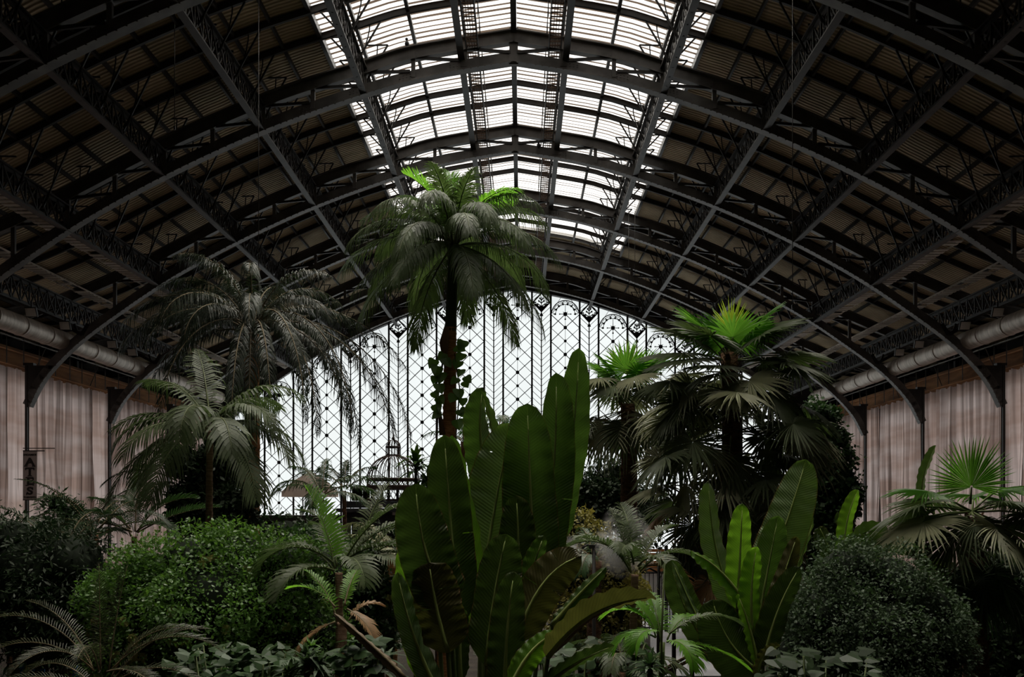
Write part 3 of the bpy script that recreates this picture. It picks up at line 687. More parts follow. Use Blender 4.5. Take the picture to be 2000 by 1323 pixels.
for yy,n,lm in hts:
    k=(yy-640)/370
    for i in range(n):
        az=i*360/n+rnd(-12,12)+yy; el=rnd(-18,36)-20*k
        fan_leaf(root,P(1428,yy,21),az,el,lm*rnd(.8,1.25),rnd(.75,1.05),[random.choice([L_FAN,L_FAN,L_FANP,L_FAN,L_FANP]) if yy<980 else random.choice([L_FANP,L_FANDRY,L_FAN]),RACHT if yy>850 else STEMG],nod=rnd(5,50)+10*k,droop=rnd(.15,.4),rag=1,face=(rnd(-.5,.5),rnd(-1,-.3),rnd(.4,1)) if (i+yy)%3==0 else None)
for i in range(14):
    fan_leaf(root,P(1428,1030,21),i*26+rnd(-8,8),rnd(-50,-25),rnd(1.0,1.7),rnd(.8,1.0),[random.choice([L_FANDRY,L_FANP,L_FAN]),RACHT],nod=30,droop=.4,rag=2)
# 7 fan palm behind
C7=P(1225,765,29); root=thing('fan_palm',(P(1233,1000,29).x,29,0),'smaller fan palm with a yellow green new leaf, before the end window','palm')
trunk(root,'trunk',(P(1236,1000,29).x,29,0),P(1226,790,29),.34,.22,BARKD,0,90)
fan_leaf(root,C7,100,84,.6,1.25,[L_FANY,STEMG],nod=2,droop=.03,span=50,nseg=18,face=(0,-1,.1))
for az,el in ((150,60),(30,62),(180,48),(5,50),(260,70),(330,60)): fan_leaf(root,C7,az,el,rnd(.7,.95),1.15,[L_FANG,STEMG],nod=15,droop=.1)
for i in range(11): fan_leaf(root,C7,i*33+10,rnd(5,28),rnd(.9,1.2),rnd(.95,1.15),[L_FAN if i%2 else L_FANP,STEMG],nod=40,droop=.3)
for i in range(12): fan_leaf(root,P(1228,800,29),i*30+20,rnd(-30,-8),rnd(1.2,1.6),rnd(1.1,1.3),[L_FANP if i%2 else L_FAN,RACHT],nod=45,droop=.4)
# 8 right fan palm
C8=P(1898,1000,14); root=thing('fan_palm',(P(1905,1100,14).x,14,0),'fan palm at the right edge in front of the right curtain','palm')
trunk(root,'trunk',(P(1912,1250,14).x,14,0),P(1898,1010,14),.24,.15,BARKD,0,90)
fan_leaf(root,P(1895,985,14),262,80,.3,.85,[L_FANG,STEMG],nod=0,droop=.03,span=110,nseg=40,face=(.05,-1,.15))
for az,el,lp,r in ((175,32,.9,.75),(20,38,.8,.8),(5,15,.9,.8),(185,12,1.0,.85),(200,-2,1.1,.9),(340,5,.9,.8),(170,0,.8,.9),(250,-15,.5,.75),(290,-20,.6,.8),(220,-25,.8,.8),(330,-30,.9,.8),(60,30,.8,.8),(120,20,.9,.8),(30,-10,.9,.8),(310,25,.6,.6)):
    fan_leaf(root,C8,az,el,lp*.85,r*.95,[random.choice([L_FAN,L_FAN,L_FANP]) if el<30 else L_FANG,STEMG],nod=28,droop=.22,nseg=38)
for i in range(8): fan_leaf(root,P(1900,1060,14),i*45+10,rnd(-65,-40),rnd(.5,.9),.75,[L_DARKG,RACHT],nod=20,droop=.3)

# paddle leaves (banana-like)
def paddle(root,base,ctrl,tip,W,m,pet=None,yaw=0,fold=18,lean=0,tears=(),d0=9,dt=None,curl=0,rows=46,tipr=.72,name='leaf'):
    """pixel-space outline turned to metres at depth d0 (base) .. dt (tip)"""
    dt=dt if dt else d0
    B=P(*base,d0); C_=P(*ctrl,(d0+dt)/2); T_=P(*tip,dt); b=MB(); b.uv=[]
    cols=5; px=W/F*((d0+dt)/2)
    def q(t): return B*(1-t)**2+C_*2*t*(1-t)+T_*t*t
    toC=V((0,-1,0))
    ts=sorted(set([i/rows for i in range(rows+1)]+[x for tt in tears for x in (tt[1],tt[1]+.006)]))
    L=(T_-B).length; ph=rnd(0,6)
    for t in ts:
        c=q(t); tg=(q(min(t+.02,1))-q(max(t-.02,0))).normalized(); sd=tg.cross(toC).normalized(); nr=sd.cross(tg).normalized()
        if yaw: rm=Matrix.Rotation(R(yaw),3,tg); sd=rm@sd; nr=rm@nr
        wv=1.14*px/2*min(1,(t/.16+.02)**.55)*(1-max(0,(t-.3)/.7)**(3.6))**(tipr*.66) if t<1 else 0
        wv*=1-.12*abs(t-.45)
        for s2 in (-1,1):
            for k in range(cols):
                u=k/(cols-1); fa=R(fold)*(1+.25*math.sin(t*9+ph+s2))
                wob=.012*math.sin(t*55+ph*s2)*u*u+.03*px*math.sin(t*17+ph)*u*u
                off=sd*s2*wv*u*math.cos(fa)+nr*(-wv*u*math.sin(fa)-curl*wv*u*u+wob)
                pp=c+off
                b.v.append(tuple(pp)); b.uv.append((.5+s2*.5*u,t*L/2.2))
    n=len(ts); w2=cols*2
    for i in range(n-1):
        for si in (0,1):
            tear=[tt for tt in tears if tt[0]==si and abs(ts[i]-tt[1])<1e-4]
            for k in range(cols-1):
                if tear and k>=tear[0][2]: continue
                a=i*w2+si*cols+k; f_=(a,a+1,a+w2+1,a+w2); b.f.append(f_ if si else f_[::-1]); b.m.append(0); b.sm.append(True)
    nv=len(b.v)
    # midrib and petiole
    pts=[q(t) for t in np.linspace(0,.9,8)]
    if pet: 
        foot=V(pet); mid=foot.lerp(B,.6)+ (B-C_)*.15; pts=[foot,foot.lerp(mid,.5),mid]+pts[:2]; rs=[.035,.03,.026,.02,.01]
    else: pts=pts[:2]; rs=[.018,.012]
    o=b.build(name,[m],root); b=MB(); b.tube(pts,rs,6); b.build('petiole',STEMG if m is not PD_T else RACHT,o)
    b=MB(); b.tube([p-V((0,.004,0)) for p in [q(t) for t in np.linspace(0,.93,9)]],[.024*(1-.1*i) for i in range(9)],6); b.build('midrib',PALER if m is not PD_T else RACHT,o)
    return o
def strel(label,foot,leaves,d):
    root=thing('bird_of_paradise_plant',foot,label,'banana-like plant')
    for a in leaves:
        bs,ct,tp,W,m=a[:5]; k=a[5] if len(a)>5 else {}
        k=dict(k); dd=k.pop('d',d); x0,y0=P(*bs,dd).x,dd
        ft=V((foot[0]+(x0-foot[0])*.25+rnd(-.05,.05),foot[1]+(dd-foot[1])*.3,foot[2])) if not k.pop('nopet',0) else None
        paddle(root,bs,ct,tp,W,m,pet=ft,d0=dd,**k)
    return root
TR=lambda *a:a
c4=strel('huge bird of paradise plant with upright paddle leaves in the centre foreground',(P(930,1400,9).x,9,0),[
 ((1072,1090),(1128,880),(1130,680),64,PD_M,dict(d=9.7,yaw=15,fold=12)),
 ((1050,1140),(1092,930),(1086,728),74,PD_M,dict(d=9.5,yaw=-18,fold=16,tears=((0,.66,2),(1,.4,2)))),
 ((1046,1180),(1035,960),(1030,788),100,PD_M,dict(d=9.3,yaw=8,fold=14,tears=((0,.42,1),))),
 ((940,1160),(965,980),(1000,826),118,PD_P,dict(d=9.45,yaw=-6,fold=10,tears=((0,.8,2),))),
 ((958,960),(925,840),(944,757),60,PD_M,dict(d=9.9,yaw=35,fold=30)),
 ((950,950),(985,880),(938,762),26,PD_P,dict(d=9.85,yaw=-50,fold=30)),
 ((898,1220),(880,1040),(868,850),82,PD_D,dict(d=8.9,yaw=10,fold=12,tears=((0,.25,1),(1,.48,2)))),
 ((938,1260),(925,1000),(884,850),52,PD_B,dict(d=9.1,yaw=40,fold=22)),
 ((880,1190),(818,1090),(812,945),98,PD_D,dict(d=8.5,yaw=5,fold=10)),
 ((875,1275),(850,1190),(838,1100),92,PD_O,dict(d=8.45,yaw=-15,fold=14,tears=((0,.5,1),(1,.7,0),(1,.35,1)),tipr=.3)),
 ((842,1340),(792,1220),(790,1058),48,PD_B,dict(d=8.7,yaw=35,fold=18)),
 ((860,1360),(800,1250),(776,1118),46,PD_P,dict(d=8.55,yaw=25,fold=18)),
 ((860,1270),(860,1230),(820,1110),66,PD_M,dict(d=8.75,yaw=-30)),
 ((1004,1190),(1018,1080),(1008,968),72,PD_D,dict(d=9.0,yaw=8,fold=14,tears=((0,.4,2),))),
 ((950,1300),(965,1140),(990,1044),86,PD_D,dict(d=8.4,yaw=-12,fold=16)),
 ((1015,1230),(1035,1120),(1062,1047),44,PD_M,dict(d=8.7,yaw=20,fold=20)),
 ((985,1390),(985,1240),(1004,1117),66,PD_D,dict(d=8.1,yaw=5,fold=14)),
 ((1010,1255),(1050,1110),(1136,1086),78,PD_O,dict(d=8.3,yaw=-10,fold=16,tears=((0,.45,1),(0,.6,2),(0,.75,1),(1,.5,2)))),
 ((1078,1222),(1120,1170),(1184,1108),32,PD_M,dict(d=8.5,yaw=-30,fold=30)),
 ((1070,1285),(1150,1170),(1282,1168),66,PD_O,dict(d=7.7,yaw=48,fold=26,dt=7.2)),
 ((1072,1283),(1150,1158),(1270,1162),26,PD_T,dict(d=7.75,yaw=-15,fold=8,dt=7.25,nopet=1)),
 ((995,1350),(1030,1260),(1084,1238),48,PD_B,dict(d=7.8,yaw=-20,fold=24)),
 ((1060,1345),(1120,1290),(1200,1262),34,PD_D,dict(d=7.7,yaw=30,fold=20)),
 ((790,1325),(750,1280),(650,1196),20,PD_T,dict(d=7.6,yaw=35,fold=35,nopet=0)),
 ((900,1330),(895,1260),(905,1190),40,PD_D,dict(d=8.6,yaw=20)),
],9)
root=thing('bird_of_paradise_plant',(0,0,0),'x','x'); bpy.data.objects.remove(root)
c5=strel('bird of paradise plant with upright striped leaves in the right foreground',(P(1485,1500,12).x,12,0),[
 ((1478,1170),(1535,1040),(1574,898),84,PD_P,dict(d=12.1,yaw=-22,fold=16)),
 ((1440,1190),(1446,1080),(1450,984),48,PD_B,dict(d=11.9,yaw=8,fold=14)),
 ((1442,1200),(1385,1080),(1384,940),54,PD_P,dict(d=12.3,yaw=30,fold=14)),
 ((1462,1190),(1410,1100),(1348,1078),36,PD_B,dict(d=11.7,yaw=45,fold=28)),
 ((1478,1230),(1500,1110),(1520,1008),58,PD_M,dict(d=11.8,yaw=-10,fold=16)),
 ((1470,1240),(1462,1150),(1478,1068),44,PD_B,dict(d=11.6,yaw=12,fold=22)),
 ((1520,1220),(1560,1110),(1590,1012),20,PD_P,dict(d=12.4,yaw=30,fold=20)),
 ((1492,1240),(1530,1130),(1556,1048),36,PD_O,dict(d=11.6,yaw=-20,fold=24)),
 ((1490,1300),(1510,1190),(1562,1108),56,PD_D,dict(d=11.4,yaw=10,fold=18)),
 ((1410,1300),(1320,1190),(1312,1094),56,PD_D,dict(d=12.0,yaw=-20,fold=18)),
 ((1408,1295),(1350,1190),(1313,1096),22,PD_P,dict(d=11.9,yaw=40,fold=8)),
 ((1480,1310),(1410,1260),(1392,1172),96,PD_D,dict(d=11.6,yaw=14,fold=12)),
 ((1482,1310),(1470,1230),(1440,1160),24,PD_B,dict(d=11.4,yaw=40,fold=24)),
 ((1480,1330),(1480,1270),(1524,1262),26,PD_O,dict(d=11.2,yaw=40)),
 ((1425,1320),(1400,1250),(1340,1190),44,PD_D,dict(d=12.2,yaw=-15)),
],12)
strel('dark banana plant behind the grey-green bush, one upright bright leaf',(P(1655,1200,17).x,17,0),[
 ((1648,1090),(1648,1010),(1676,957),32,PD_B,dict(d=17,yaw=10)),
 ((1640,1110),(1680,1010),(1730,1050),50,PD_D,dict(d=16.8,yaw=60,fold=25)),
 ((1650,1110),(1700,1040),(1770,1085),56,PD_D,dict(d=16.6,yaw=50,fold=25)),
 ((1660,1120),(1640,1060),(1700,1060),50,PD_M,dict(d=16.5,yaw=-50,fold=25)),
 ((1640,1115),(1610,1050),(1600,1030),40,PD_D,dict(d=17,yaw=20)),
 ((1655,1120),(1730,1070),(1800,1040),40,PD_D,dict(d=17.4,yaw=40)),
 ((1650,1120),(1660,1040),(1635,1000),30,PD_M,dict(d=17.2,yaw=40)),
],17)
strel('banana plant with a grey backlit leaf near the right curtain',(P(1815,1200,22).x,22,0),[
 ((1800,990),(1795,930),(1828,870),26,PD_P,dict(d=22,yaw=30)),
 ((1830,1130),(1800,1040),(1760,1080),46,PD_D,dict(d=21,yaw=30)),
 ((1850,1180),(1890,1110),(1820,1100),50,PD_D,dict(d=20,yaw=30)),
 ((1880,1180),(1930,1100),(1990,1060),50,PD_D,dict(d=20,yaw=-30)),
],22)

# small palms
def small(name,label,px,py,d,fr,leaf,rach,r=.07,tm=BARKR,rings=40,base=None,**kw):
    c=P(px,py,d); bs=V((P(base,py,d).x if base else c.x,d,0))
    return feather_palm(name,label,c,d,fr,leaf,rach,(r*1.2,r,tm,rings,0),base=bs,**kw)
g=small('areca_palm','small palm with a bright green new frond, left foreground',662,1105,12.5,
 [(150,78,1.25,30,{'leaf':L_YOUNG,'hang':.2,'vee':.55,'lw':.04}),(165,50,1.3,110),(190,42,1.25,120),(10,62,1.3,50),(30,50,1.35,60),(350,35,1.2,80),(230,20,1.1,90),(300,30,1.1,95),(120,60,1.2,70)],L_KENT,STEMG,.05,nl=26,ll=.42,lw=.035,hang=.35,vee=.45,rr=.018)
small('areca_palm','small palm behind the bright new frond, leaning right',696,1100,15,
 [(60,75,1.5,40),(20,60,1.5,50),(350,45,1.4,70),(160,65,1.4,60),(200,45,1.4,90),(0,20,1.3,70),(270,50,1.2,90),(320,20,1.2,60)],L_KENT,STEMG,.05,nl=26,ll=.45,lw=.036,hang=.4,vee=.4,rr=.018,base=700)
small('areca_palm','short young palm with thin ringed stems and a brown withered frond',668,1200,11,
 [(155,70,.75,45,{'leaf':L_YOUNG}),(170,50,.7,70,{'leaf':L_YOUNG}),(20,60,.5,90,{'leaf':L_FANDRY}),(200,-20,.6,50,{'leaf':L_FANDRY}),(330,-20,.6,50,{'leaf':L_FANDRY}),(80,60,.6,40)],L_YOUNG,RACHT,.055,nl=20,ll=.2,lw=.024,hang=.3,vee=.4,rr=.014,base=661)
small('areca_palm','thin ringed palm standing in the mist right of centre',1240,1110,14,
 [(130,80,1.1,35),(100,75,1.2,55),(200,60,1.1,70),(170,55,1.2,100),(30,70,1.0,60),(350,50,1.0,90),(300,40,.9,110),(250,55,.9,90),(10,15,.8,80,{'leaf':L_FANDRY})],L_KENT,STEMG,.055,nl=26,ll=.42,lw=.034,hang=.4,vee=.5,rr=.018,base=1241)
small('areca_palm','low palm with bright arching fronds right of the big paddle leaves',1294,1238,10.5,
 [(10,38,.95,75,{'leaf':L_KENT}),(5,-2,1.0,40),(165,62,.75,110),(190,30,.6,110),(100,70,.7,50),(150,75,.6,60),(220,30,.5,120),(300,20,.6,110),(40,55,.6,70)],L_YOUNG,STEMG,.03,STEMG,0,nl=32,ll=.26,lw=.022,hang=.35,vee=.35,rr=.012)
small('areca_palm','grey leaved palm on a brown trunk left of the big paddle leaves',766,1075,17,
 [(170,40,1.4,100),(200,20,1.3,90),(150,60,1.3,90),(350,30,1.2,100),(20,20,1.2,80),(260,30,1.2,110),(300,10,1.2,90),(120,30,1.2,80),(60,60,1.2,70)],L_FANP,RACHT,.095,BARKO,20,nl=28,ll=.42,lw=.035,hang=.7,vee=.3,rr=.018,base=768)
small('areca_palm','brown trunked palm behind the big folded leaf, right of centre',1162,1085,16,
 [(60,45,.8,90),(160,40,.9,90),(250,30,.9,100),(340,30,.9,90),(110,70,.8,60)],L_DARKG,RACHT,.12,BARKD,0,nl=20,ll=.35,lw=.03,hang=.6,rr=.015,base=1166)
small('date_palm','spindly young palm against the left curtain',262,1040,21,
 [(100,82,1.4,20,{'hang':.1}),(170,70,1.5,70,{'hang':.8,'ll':.5}),(20,60,1.6,70,{'hang':.1}),(0,30,2.0,30,{'hang':.1}),(190,25,1.5,60),(210,50,1.3,90),(330,30,1.4,80),(150,10,1.4,50)],L_DARKG,RACHT,.06,BARKD,0,nl=34,ll=.4,lw=.034,hang=.25,vee=.5,rr=.022)
small('queen_palm','young palm with drooping fronds beside the beige parasol',628,968,34,
 [(10,55,2.4,110),(170,50,2.2,110),(30,35,2.3,80),(200,40,2.0,100),(340,20,2.0,70),(150,70,2.0,80),(270,30,1.8,100),(90,80,1.8,50)],L_DARKG,RACHT,.1,BARKD,0,nl=34,ll=.6,lw=.05,hang=.6,rr=.03)
small('queen_palm','small distant palm left of the cage dome, top of its crown at the window',672,955,42,
 [(10,45,2.6,90),(175,50,2.6,90),(40,60,2.0,70),(140,60,2.2,80),(350,10,2.0,60),(200,10,2.0,60),(90,80,1.6,50)],L_DARK,RACHT,.1,BARKD,0,nl=30,ll=.6,lw=.06,hang=.6,rr=.03)
small('queen_palm','palm tuft at the end window just right of the central trunk',905,860,50,
 [(i*45,rnd(20,70),rnd(2.2,3.),rnd(70,110)) for i in range(10)],L_DARKG,RACHT,.15,BARKD,0,nl=34,ll=.7,lw=.06,hang=.6,rr=.03)
small('queen_palm','palm tuft at the end window seen between upright paddle leaves',975,830,55,
 [(i*40,rnd(10,50),rnd(1.8,2.6),rnd(60,90)) for i in range(9)],L_DARKG,RACHT,.15,BARKD,0,nl=30,ll=.6,lw=.06,hang=.5,rr=.03)
small('queen_palm','fronds of a broad palm at the left curtain behind the slim palm',350,945,24,
 [(150,40,1.9,70),(190,30,2.0,80),(210,10,1.8,60),(20,40,1.8,80),(260,20,1.6,80),(110,60,1.6,60)],L_DARK,RACHT,.1,BARKD,0,nl=30,ll=.45,lw=.035,hang=.5,rr=.02)
f=[(178,58,1.15,75),(185,42,1.2,95),(165,66,1.05,60),(120,84,1.0,5),(60,82,.98,8),(20,60,1.05,70),(5,48,1.15,90),(350,35,1.1,85),(200,25,1.1,70),(330,15,.9,70),(215,12,.9,60),(15,70,1.0,95),(160,40,1.0,90),(280,60,.8,100),(240,50,.9,100)]
feather_palm('cycad','wiry fern-like palm with thin olive fronds, bottom left corner',P(198,1325,8.5),8.5,f,L_CYC,RACHT,(.1,.12,BARKD,0,30),nl=40,ll=.17,lw=.008,hang=.25,vee=.5,rr=.008)
# palms lurking in the far left shade
for (px,py,d,l) in ((20,1050,20,'dark palm in the shade at the far left edge'),(120,1090,16,'dark arching palm in the shade left of the green bush'),(185,1035,19,'dark feathery palm behind the left edge of the green bush')):
    small('dark_palm',l,px,py,d,[(i*33+px,rnd(15,70),rnd(1.3,2.0),rnd(60,100)) for i in range(12)],L_DARK,RACHT,.08,BARKD,0,nl=30,ll=.4,lw=.03,hang=.4,vee=.3,rr=.02)
for (px,py,d,l) in ((1180,1270,19,'grey leaved low palm behind the big folded leaf'),(1215,1300,13,'low palm at the bottom edge right of the big paddle leaves')):
    small('areca_palm',l,px,py,d,[(i*40+px,rnd(15,60),rnd(.8,1.2),rnd(70,110)) for i in range(10)],L_KENT,RACHT,.05,BARKD,0,nl=26,ll=.35,lw=.03,hang=.5,vee=.3,rr=.015)

# dracaena / strap leaved rosettes
def strap(b,c,dirv,L,w,droop):
    d=V(dirv).normalized(); sd=d.cross(Z); sd=sd.normalized() if sd.length>.1 else V((1,0,0)); vs=[]
    for t in (0,.25,.5,.75,1):
        q=V(c)+d*L*t-Z*droop*L*t*t; ww=w*(.5,1,1,.7,0)[int(t*4)]/2
        vs+= [q] if t==1 else [q-sd*ww,q+sd*ww]
    b.add(vs,[(0,1,3,2),(2,3,5,4),(4,5,7,6),(6,7,8)],0)
def rosette(name,label,px,py,d,L,w,n,m,heads=((0,0,0),),cat='shrub',el=(0,80),dr=(.2,.7)):
    root=thing(name,(P(px,py,d).x,d,0),label,cat)
    b=MB()
    for h in heads: b.tube([(P(px,py,d).x,d,0),P(px,py,d)+V(h)-Z*.4,P(px,py,d)+V(h)],[.06,.04,.03],6)
    b.build('stem',BARKD,root); b=MB()
    for h in heads:
        for i in range(n):
            a=i*2.4; e=R(rnd(*el)); zz=rnd(-.35,.1)*L
            strap(b,P(px,py,d)+V(h)+Z*zz,(math.cos(a)*math.cos(e),math.sin(a)*math.cos(e),math.sin(e)),L*rnd(.7,1.1),w,rnd(*dr))
    b.build('foliage',m,root); return root
rosette('dracaena','spiky dracaena with bright green top beside the cage dome',812,905,24,.8,.11,50,L_BUSH,((0,0,0),(.35,0,-.45),(.1,0,-.9)),'dracaena')
rosette('dracaena','spiky low dracaena left of the thin ringed stems',600,1285,10,.34,.05,40,L_BUSHG,((0,0,0),(-.2,0,-.15),(.12,0,-.1)))
rosette('dracaena','bright green spiky tuft at the bottom left of the ringed stems',608,1265,10.4,.2,.035,26,L_BUSH)
rosette('dracaena','leafy tuft at the bottom edge under the low bright palm',1270,1300,10,.3,.04,40,L_DARKG)
rosette('dracaena','dark strap leaved tuft beside the brown trunk, left of the paddle leaves',745,1290,10.5,.4,.05,40,L_BUSHG)
# broad leaved ground cover, bottom
def groundcover(name,label,px,py,d,w,h,n,s,m):
    root=thing(name,(P(px,py,d).x,d,0),label,'plant'); b=MB(); b2=MB(); c0=P(px,py,d)
    for i in range(n):
        c=c0+V((rnd(-w,w),rnd(-w,w)*.6,rnd(-h,h))); a=rnd(0,6.28)
        heart(b,c,(math.cos(a),math.sin(a)-.4,rnd(-.6,.3)),(rnd(-.3,.3),-.6,1),s*rnd(.6,1.2))
        if i%4==0: b2.tube([(c0.x+rnd(-.1,.1),d,0),(c0.x*.4+c.x*.6,d*.4+c.y*.6,c.z*.6),c],.012,4)
    b2.build('stem',STEMG,root); b.build('foliage',m,root)
groundcover('philodendron','broad leaved philodendron clump at the bottom edge below the green bush',470,1310,11,.75,.28,300,.15,L_DARKG)
groundcover('philodendron','small broad leaved clump between paddle leaves and ringed stems',700,1300,9.5,.28,.3,70,.17,L_DARKG)
groundcover('philodendron','low dark leafy clump at the bottom of the right bush',1600,1340,10.5,.6,.4,130,.2,L_DARK)
groundcover('philodendron','dark leafy clump between the two paddle leaved plants',1100,1330,13,1.2,.6,260,.22,L_DARKG)

# bushes
def bush(name,label,d,lumps,n,size,m,flowers=0,core=L_DARK,cat='bush',trunkm=BARKD,asp=.55,up=.5,spr=.16):
    cs=[]
    for (px,py,r,*o) in lumps:
        dd=d+(o[0] if o else 0); cs.append((P(px,py,dd),r,(o[1] if len(o)>1 else 1)))
    cen=sum((c for c,_,_ in cs),V((0,0,0)))/len(cs); root=thing(name,(cen.x,cen.y,0),label,cat)
    b=MB()
    for c,r,_ in cs: b.tube([(cen.x+rnd(-.2,.2),cen.y,0),(c.x*.6+cen.x*.4,c.y,max(.2,c.z-r)*.7),c],[.07,.05,.02],6)
    b.build('stem',trunkm,root)
    b=MB()
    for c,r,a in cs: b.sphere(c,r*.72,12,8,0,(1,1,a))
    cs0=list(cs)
    b.build('dark_core',mat('painted_inner_shade',(.008,.014,.006),.9),root)  # solid near-black blobs block the view; shade between the leaves painted as colour
    for c,r,a in cs0:
        for _ in range(5):
            u=V((rnd(-1,1),rnd(-1,.2),rnd(-.4,1))).normalized(); cs.append((c+V((u.x*r,u.y*r,u.z*r*a))*.85,r*rnd(.25,.42),1))
    tot=sum(r*r for _,r,_ in cs); b=MB()
    rng=np.random.default_rng(int(abs(cen.x*100)+d*7))
    for c,r,a in cs:
        k=int(n*r*r/tot)
        u=rng.normal(size=(k,3)); u/=np.linalg.norm(u,axis=1)[:,None]; u[:,1]-=.25*np.abs(u[:,1]); 
        lump=1+.10*np.sin(u[:,0]*7+c.x)+.09*np.sin(u[:,2]*9+c.z*3)+.07*np.sin(u[:,1]*11)
        rad=r*lump*(1-spr*.8+spr*2*rng.random(k)*rng.random(k)); 
        p=np.array(c)[None]+u*rad[:,None]*np.array([1,1,a])
        dv=u*.6+rng.normal(size=(k,3))*.7; dv[:,2]-=.25; dv/=np.linalg.norm(dv,axis=1)[:,None]
        nn=u*.7+rng.normal(size=(k,3))*.45+np.array([0,0,up]); sd=np.cross(dv,nn); sd/=np.linalg.norm(sd,axis=1)[:,None]+1e-6
        s=size*(.6+.8*rng.random(k))[:,None]
        q0=p; q1=p+dv*s*.5+sd*s*asp*.5; q2=p+dv*s; q3=p+dv*s*.5-sd*s*asp*.5
        allv=np.stack([q0,q1,q2,q3],1).reshape(-1,3); base=len(b.v)
        b.v.extend(map(tuple,allv)); b.f.extend([(base+4*i,base+4*i+1,base+4*i+2,base+4*i+3) for i in range(k)]); b.m.extend([0]*k); b.sm.extend([False]*k)
    b.build('foliage',m,root)
    for i in range(flowers):
        c,r,a=random.choice(cs0); u=V((rnd(-1,1),-1.2,rnd(-.9,.35))).normalized(); q=c+V((u.x*r,u.y*r,u.z*r*a))*1.06; f_=MB()
        for j in range(9):
            z=q+V((rnd(-.045,.045),rnd(-.02,.02),rnd(-.04,.04)))
            for k2 in range(4): 
                a2=k2*1.57+rnd(0,1); heart(f_,z,(math.cos(a2),-.5,math.sin(a2)),(0,-1,.3),.05)
        f_.build('flower_cluster',FLOW,root)
    return root
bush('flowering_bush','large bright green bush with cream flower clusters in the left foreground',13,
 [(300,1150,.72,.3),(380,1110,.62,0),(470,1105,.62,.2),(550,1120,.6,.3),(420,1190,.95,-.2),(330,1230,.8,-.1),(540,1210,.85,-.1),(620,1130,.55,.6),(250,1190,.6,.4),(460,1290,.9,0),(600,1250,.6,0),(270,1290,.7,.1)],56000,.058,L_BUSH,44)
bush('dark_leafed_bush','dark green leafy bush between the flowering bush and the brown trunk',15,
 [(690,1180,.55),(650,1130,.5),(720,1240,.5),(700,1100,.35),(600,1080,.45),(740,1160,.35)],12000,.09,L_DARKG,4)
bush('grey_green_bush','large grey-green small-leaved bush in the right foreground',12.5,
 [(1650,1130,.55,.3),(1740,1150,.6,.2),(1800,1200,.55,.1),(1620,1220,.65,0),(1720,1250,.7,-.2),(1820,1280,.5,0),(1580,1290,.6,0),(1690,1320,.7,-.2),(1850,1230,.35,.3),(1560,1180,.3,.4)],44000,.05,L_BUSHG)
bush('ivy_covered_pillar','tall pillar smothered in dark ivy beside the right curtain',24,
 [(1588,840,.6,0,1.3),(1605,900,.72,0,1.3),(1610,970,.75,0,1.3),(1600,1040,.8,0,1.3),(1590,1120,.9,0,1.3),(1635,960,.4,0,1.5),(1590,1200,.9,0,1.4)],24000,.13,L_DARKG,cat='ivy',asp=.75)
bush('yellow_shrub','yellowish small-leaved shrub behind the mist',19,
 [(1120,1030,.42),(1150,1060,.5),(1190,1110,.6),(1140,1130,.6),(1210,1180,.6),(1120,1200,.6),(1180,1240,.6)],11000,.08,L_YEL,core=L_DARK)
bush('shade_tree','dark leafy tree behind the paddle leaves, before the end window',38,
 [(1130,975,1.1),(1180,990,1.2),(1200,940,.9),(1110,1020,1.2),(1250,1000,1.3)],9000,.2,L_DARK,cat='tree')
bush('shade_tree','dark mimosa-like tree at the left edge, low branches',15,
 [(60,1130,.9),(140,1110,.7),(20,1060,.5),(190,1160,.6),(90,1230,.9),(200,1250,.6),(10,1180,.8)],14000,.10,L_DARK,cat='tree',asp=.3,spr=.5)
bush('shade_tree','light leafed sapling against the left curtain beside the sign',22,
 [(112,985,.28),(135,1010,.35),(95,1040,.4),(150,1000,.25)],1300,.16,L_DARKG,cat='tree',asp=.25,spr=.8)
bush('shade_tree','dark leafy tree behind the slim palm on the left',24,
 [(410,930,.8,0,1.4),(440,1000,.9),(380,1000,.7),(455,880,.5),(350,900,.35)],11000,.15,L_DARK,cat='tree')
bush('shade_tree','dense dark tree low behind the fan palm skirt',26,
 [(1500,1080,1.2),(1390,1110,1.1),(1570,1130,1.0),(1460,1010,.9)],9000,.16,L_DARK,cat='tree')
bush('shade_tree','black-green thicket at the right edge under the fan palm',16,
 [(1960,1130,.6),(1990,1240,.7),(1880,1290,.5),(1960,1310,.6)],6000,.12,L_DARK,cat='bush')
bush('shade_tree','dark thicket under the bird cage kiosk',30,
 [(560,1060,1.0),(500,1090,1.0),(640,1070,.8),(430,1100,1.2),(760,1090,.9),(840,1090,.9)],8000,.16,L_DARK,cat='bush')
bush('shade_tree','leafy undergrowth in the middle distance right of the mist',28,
 [(1180,1200,.9),(1120,1160,1.0),(1080,1120,1.2),(1440,1200,.9),(1400,1230,.5)],8000,.15,L_DARK,cat='bush')

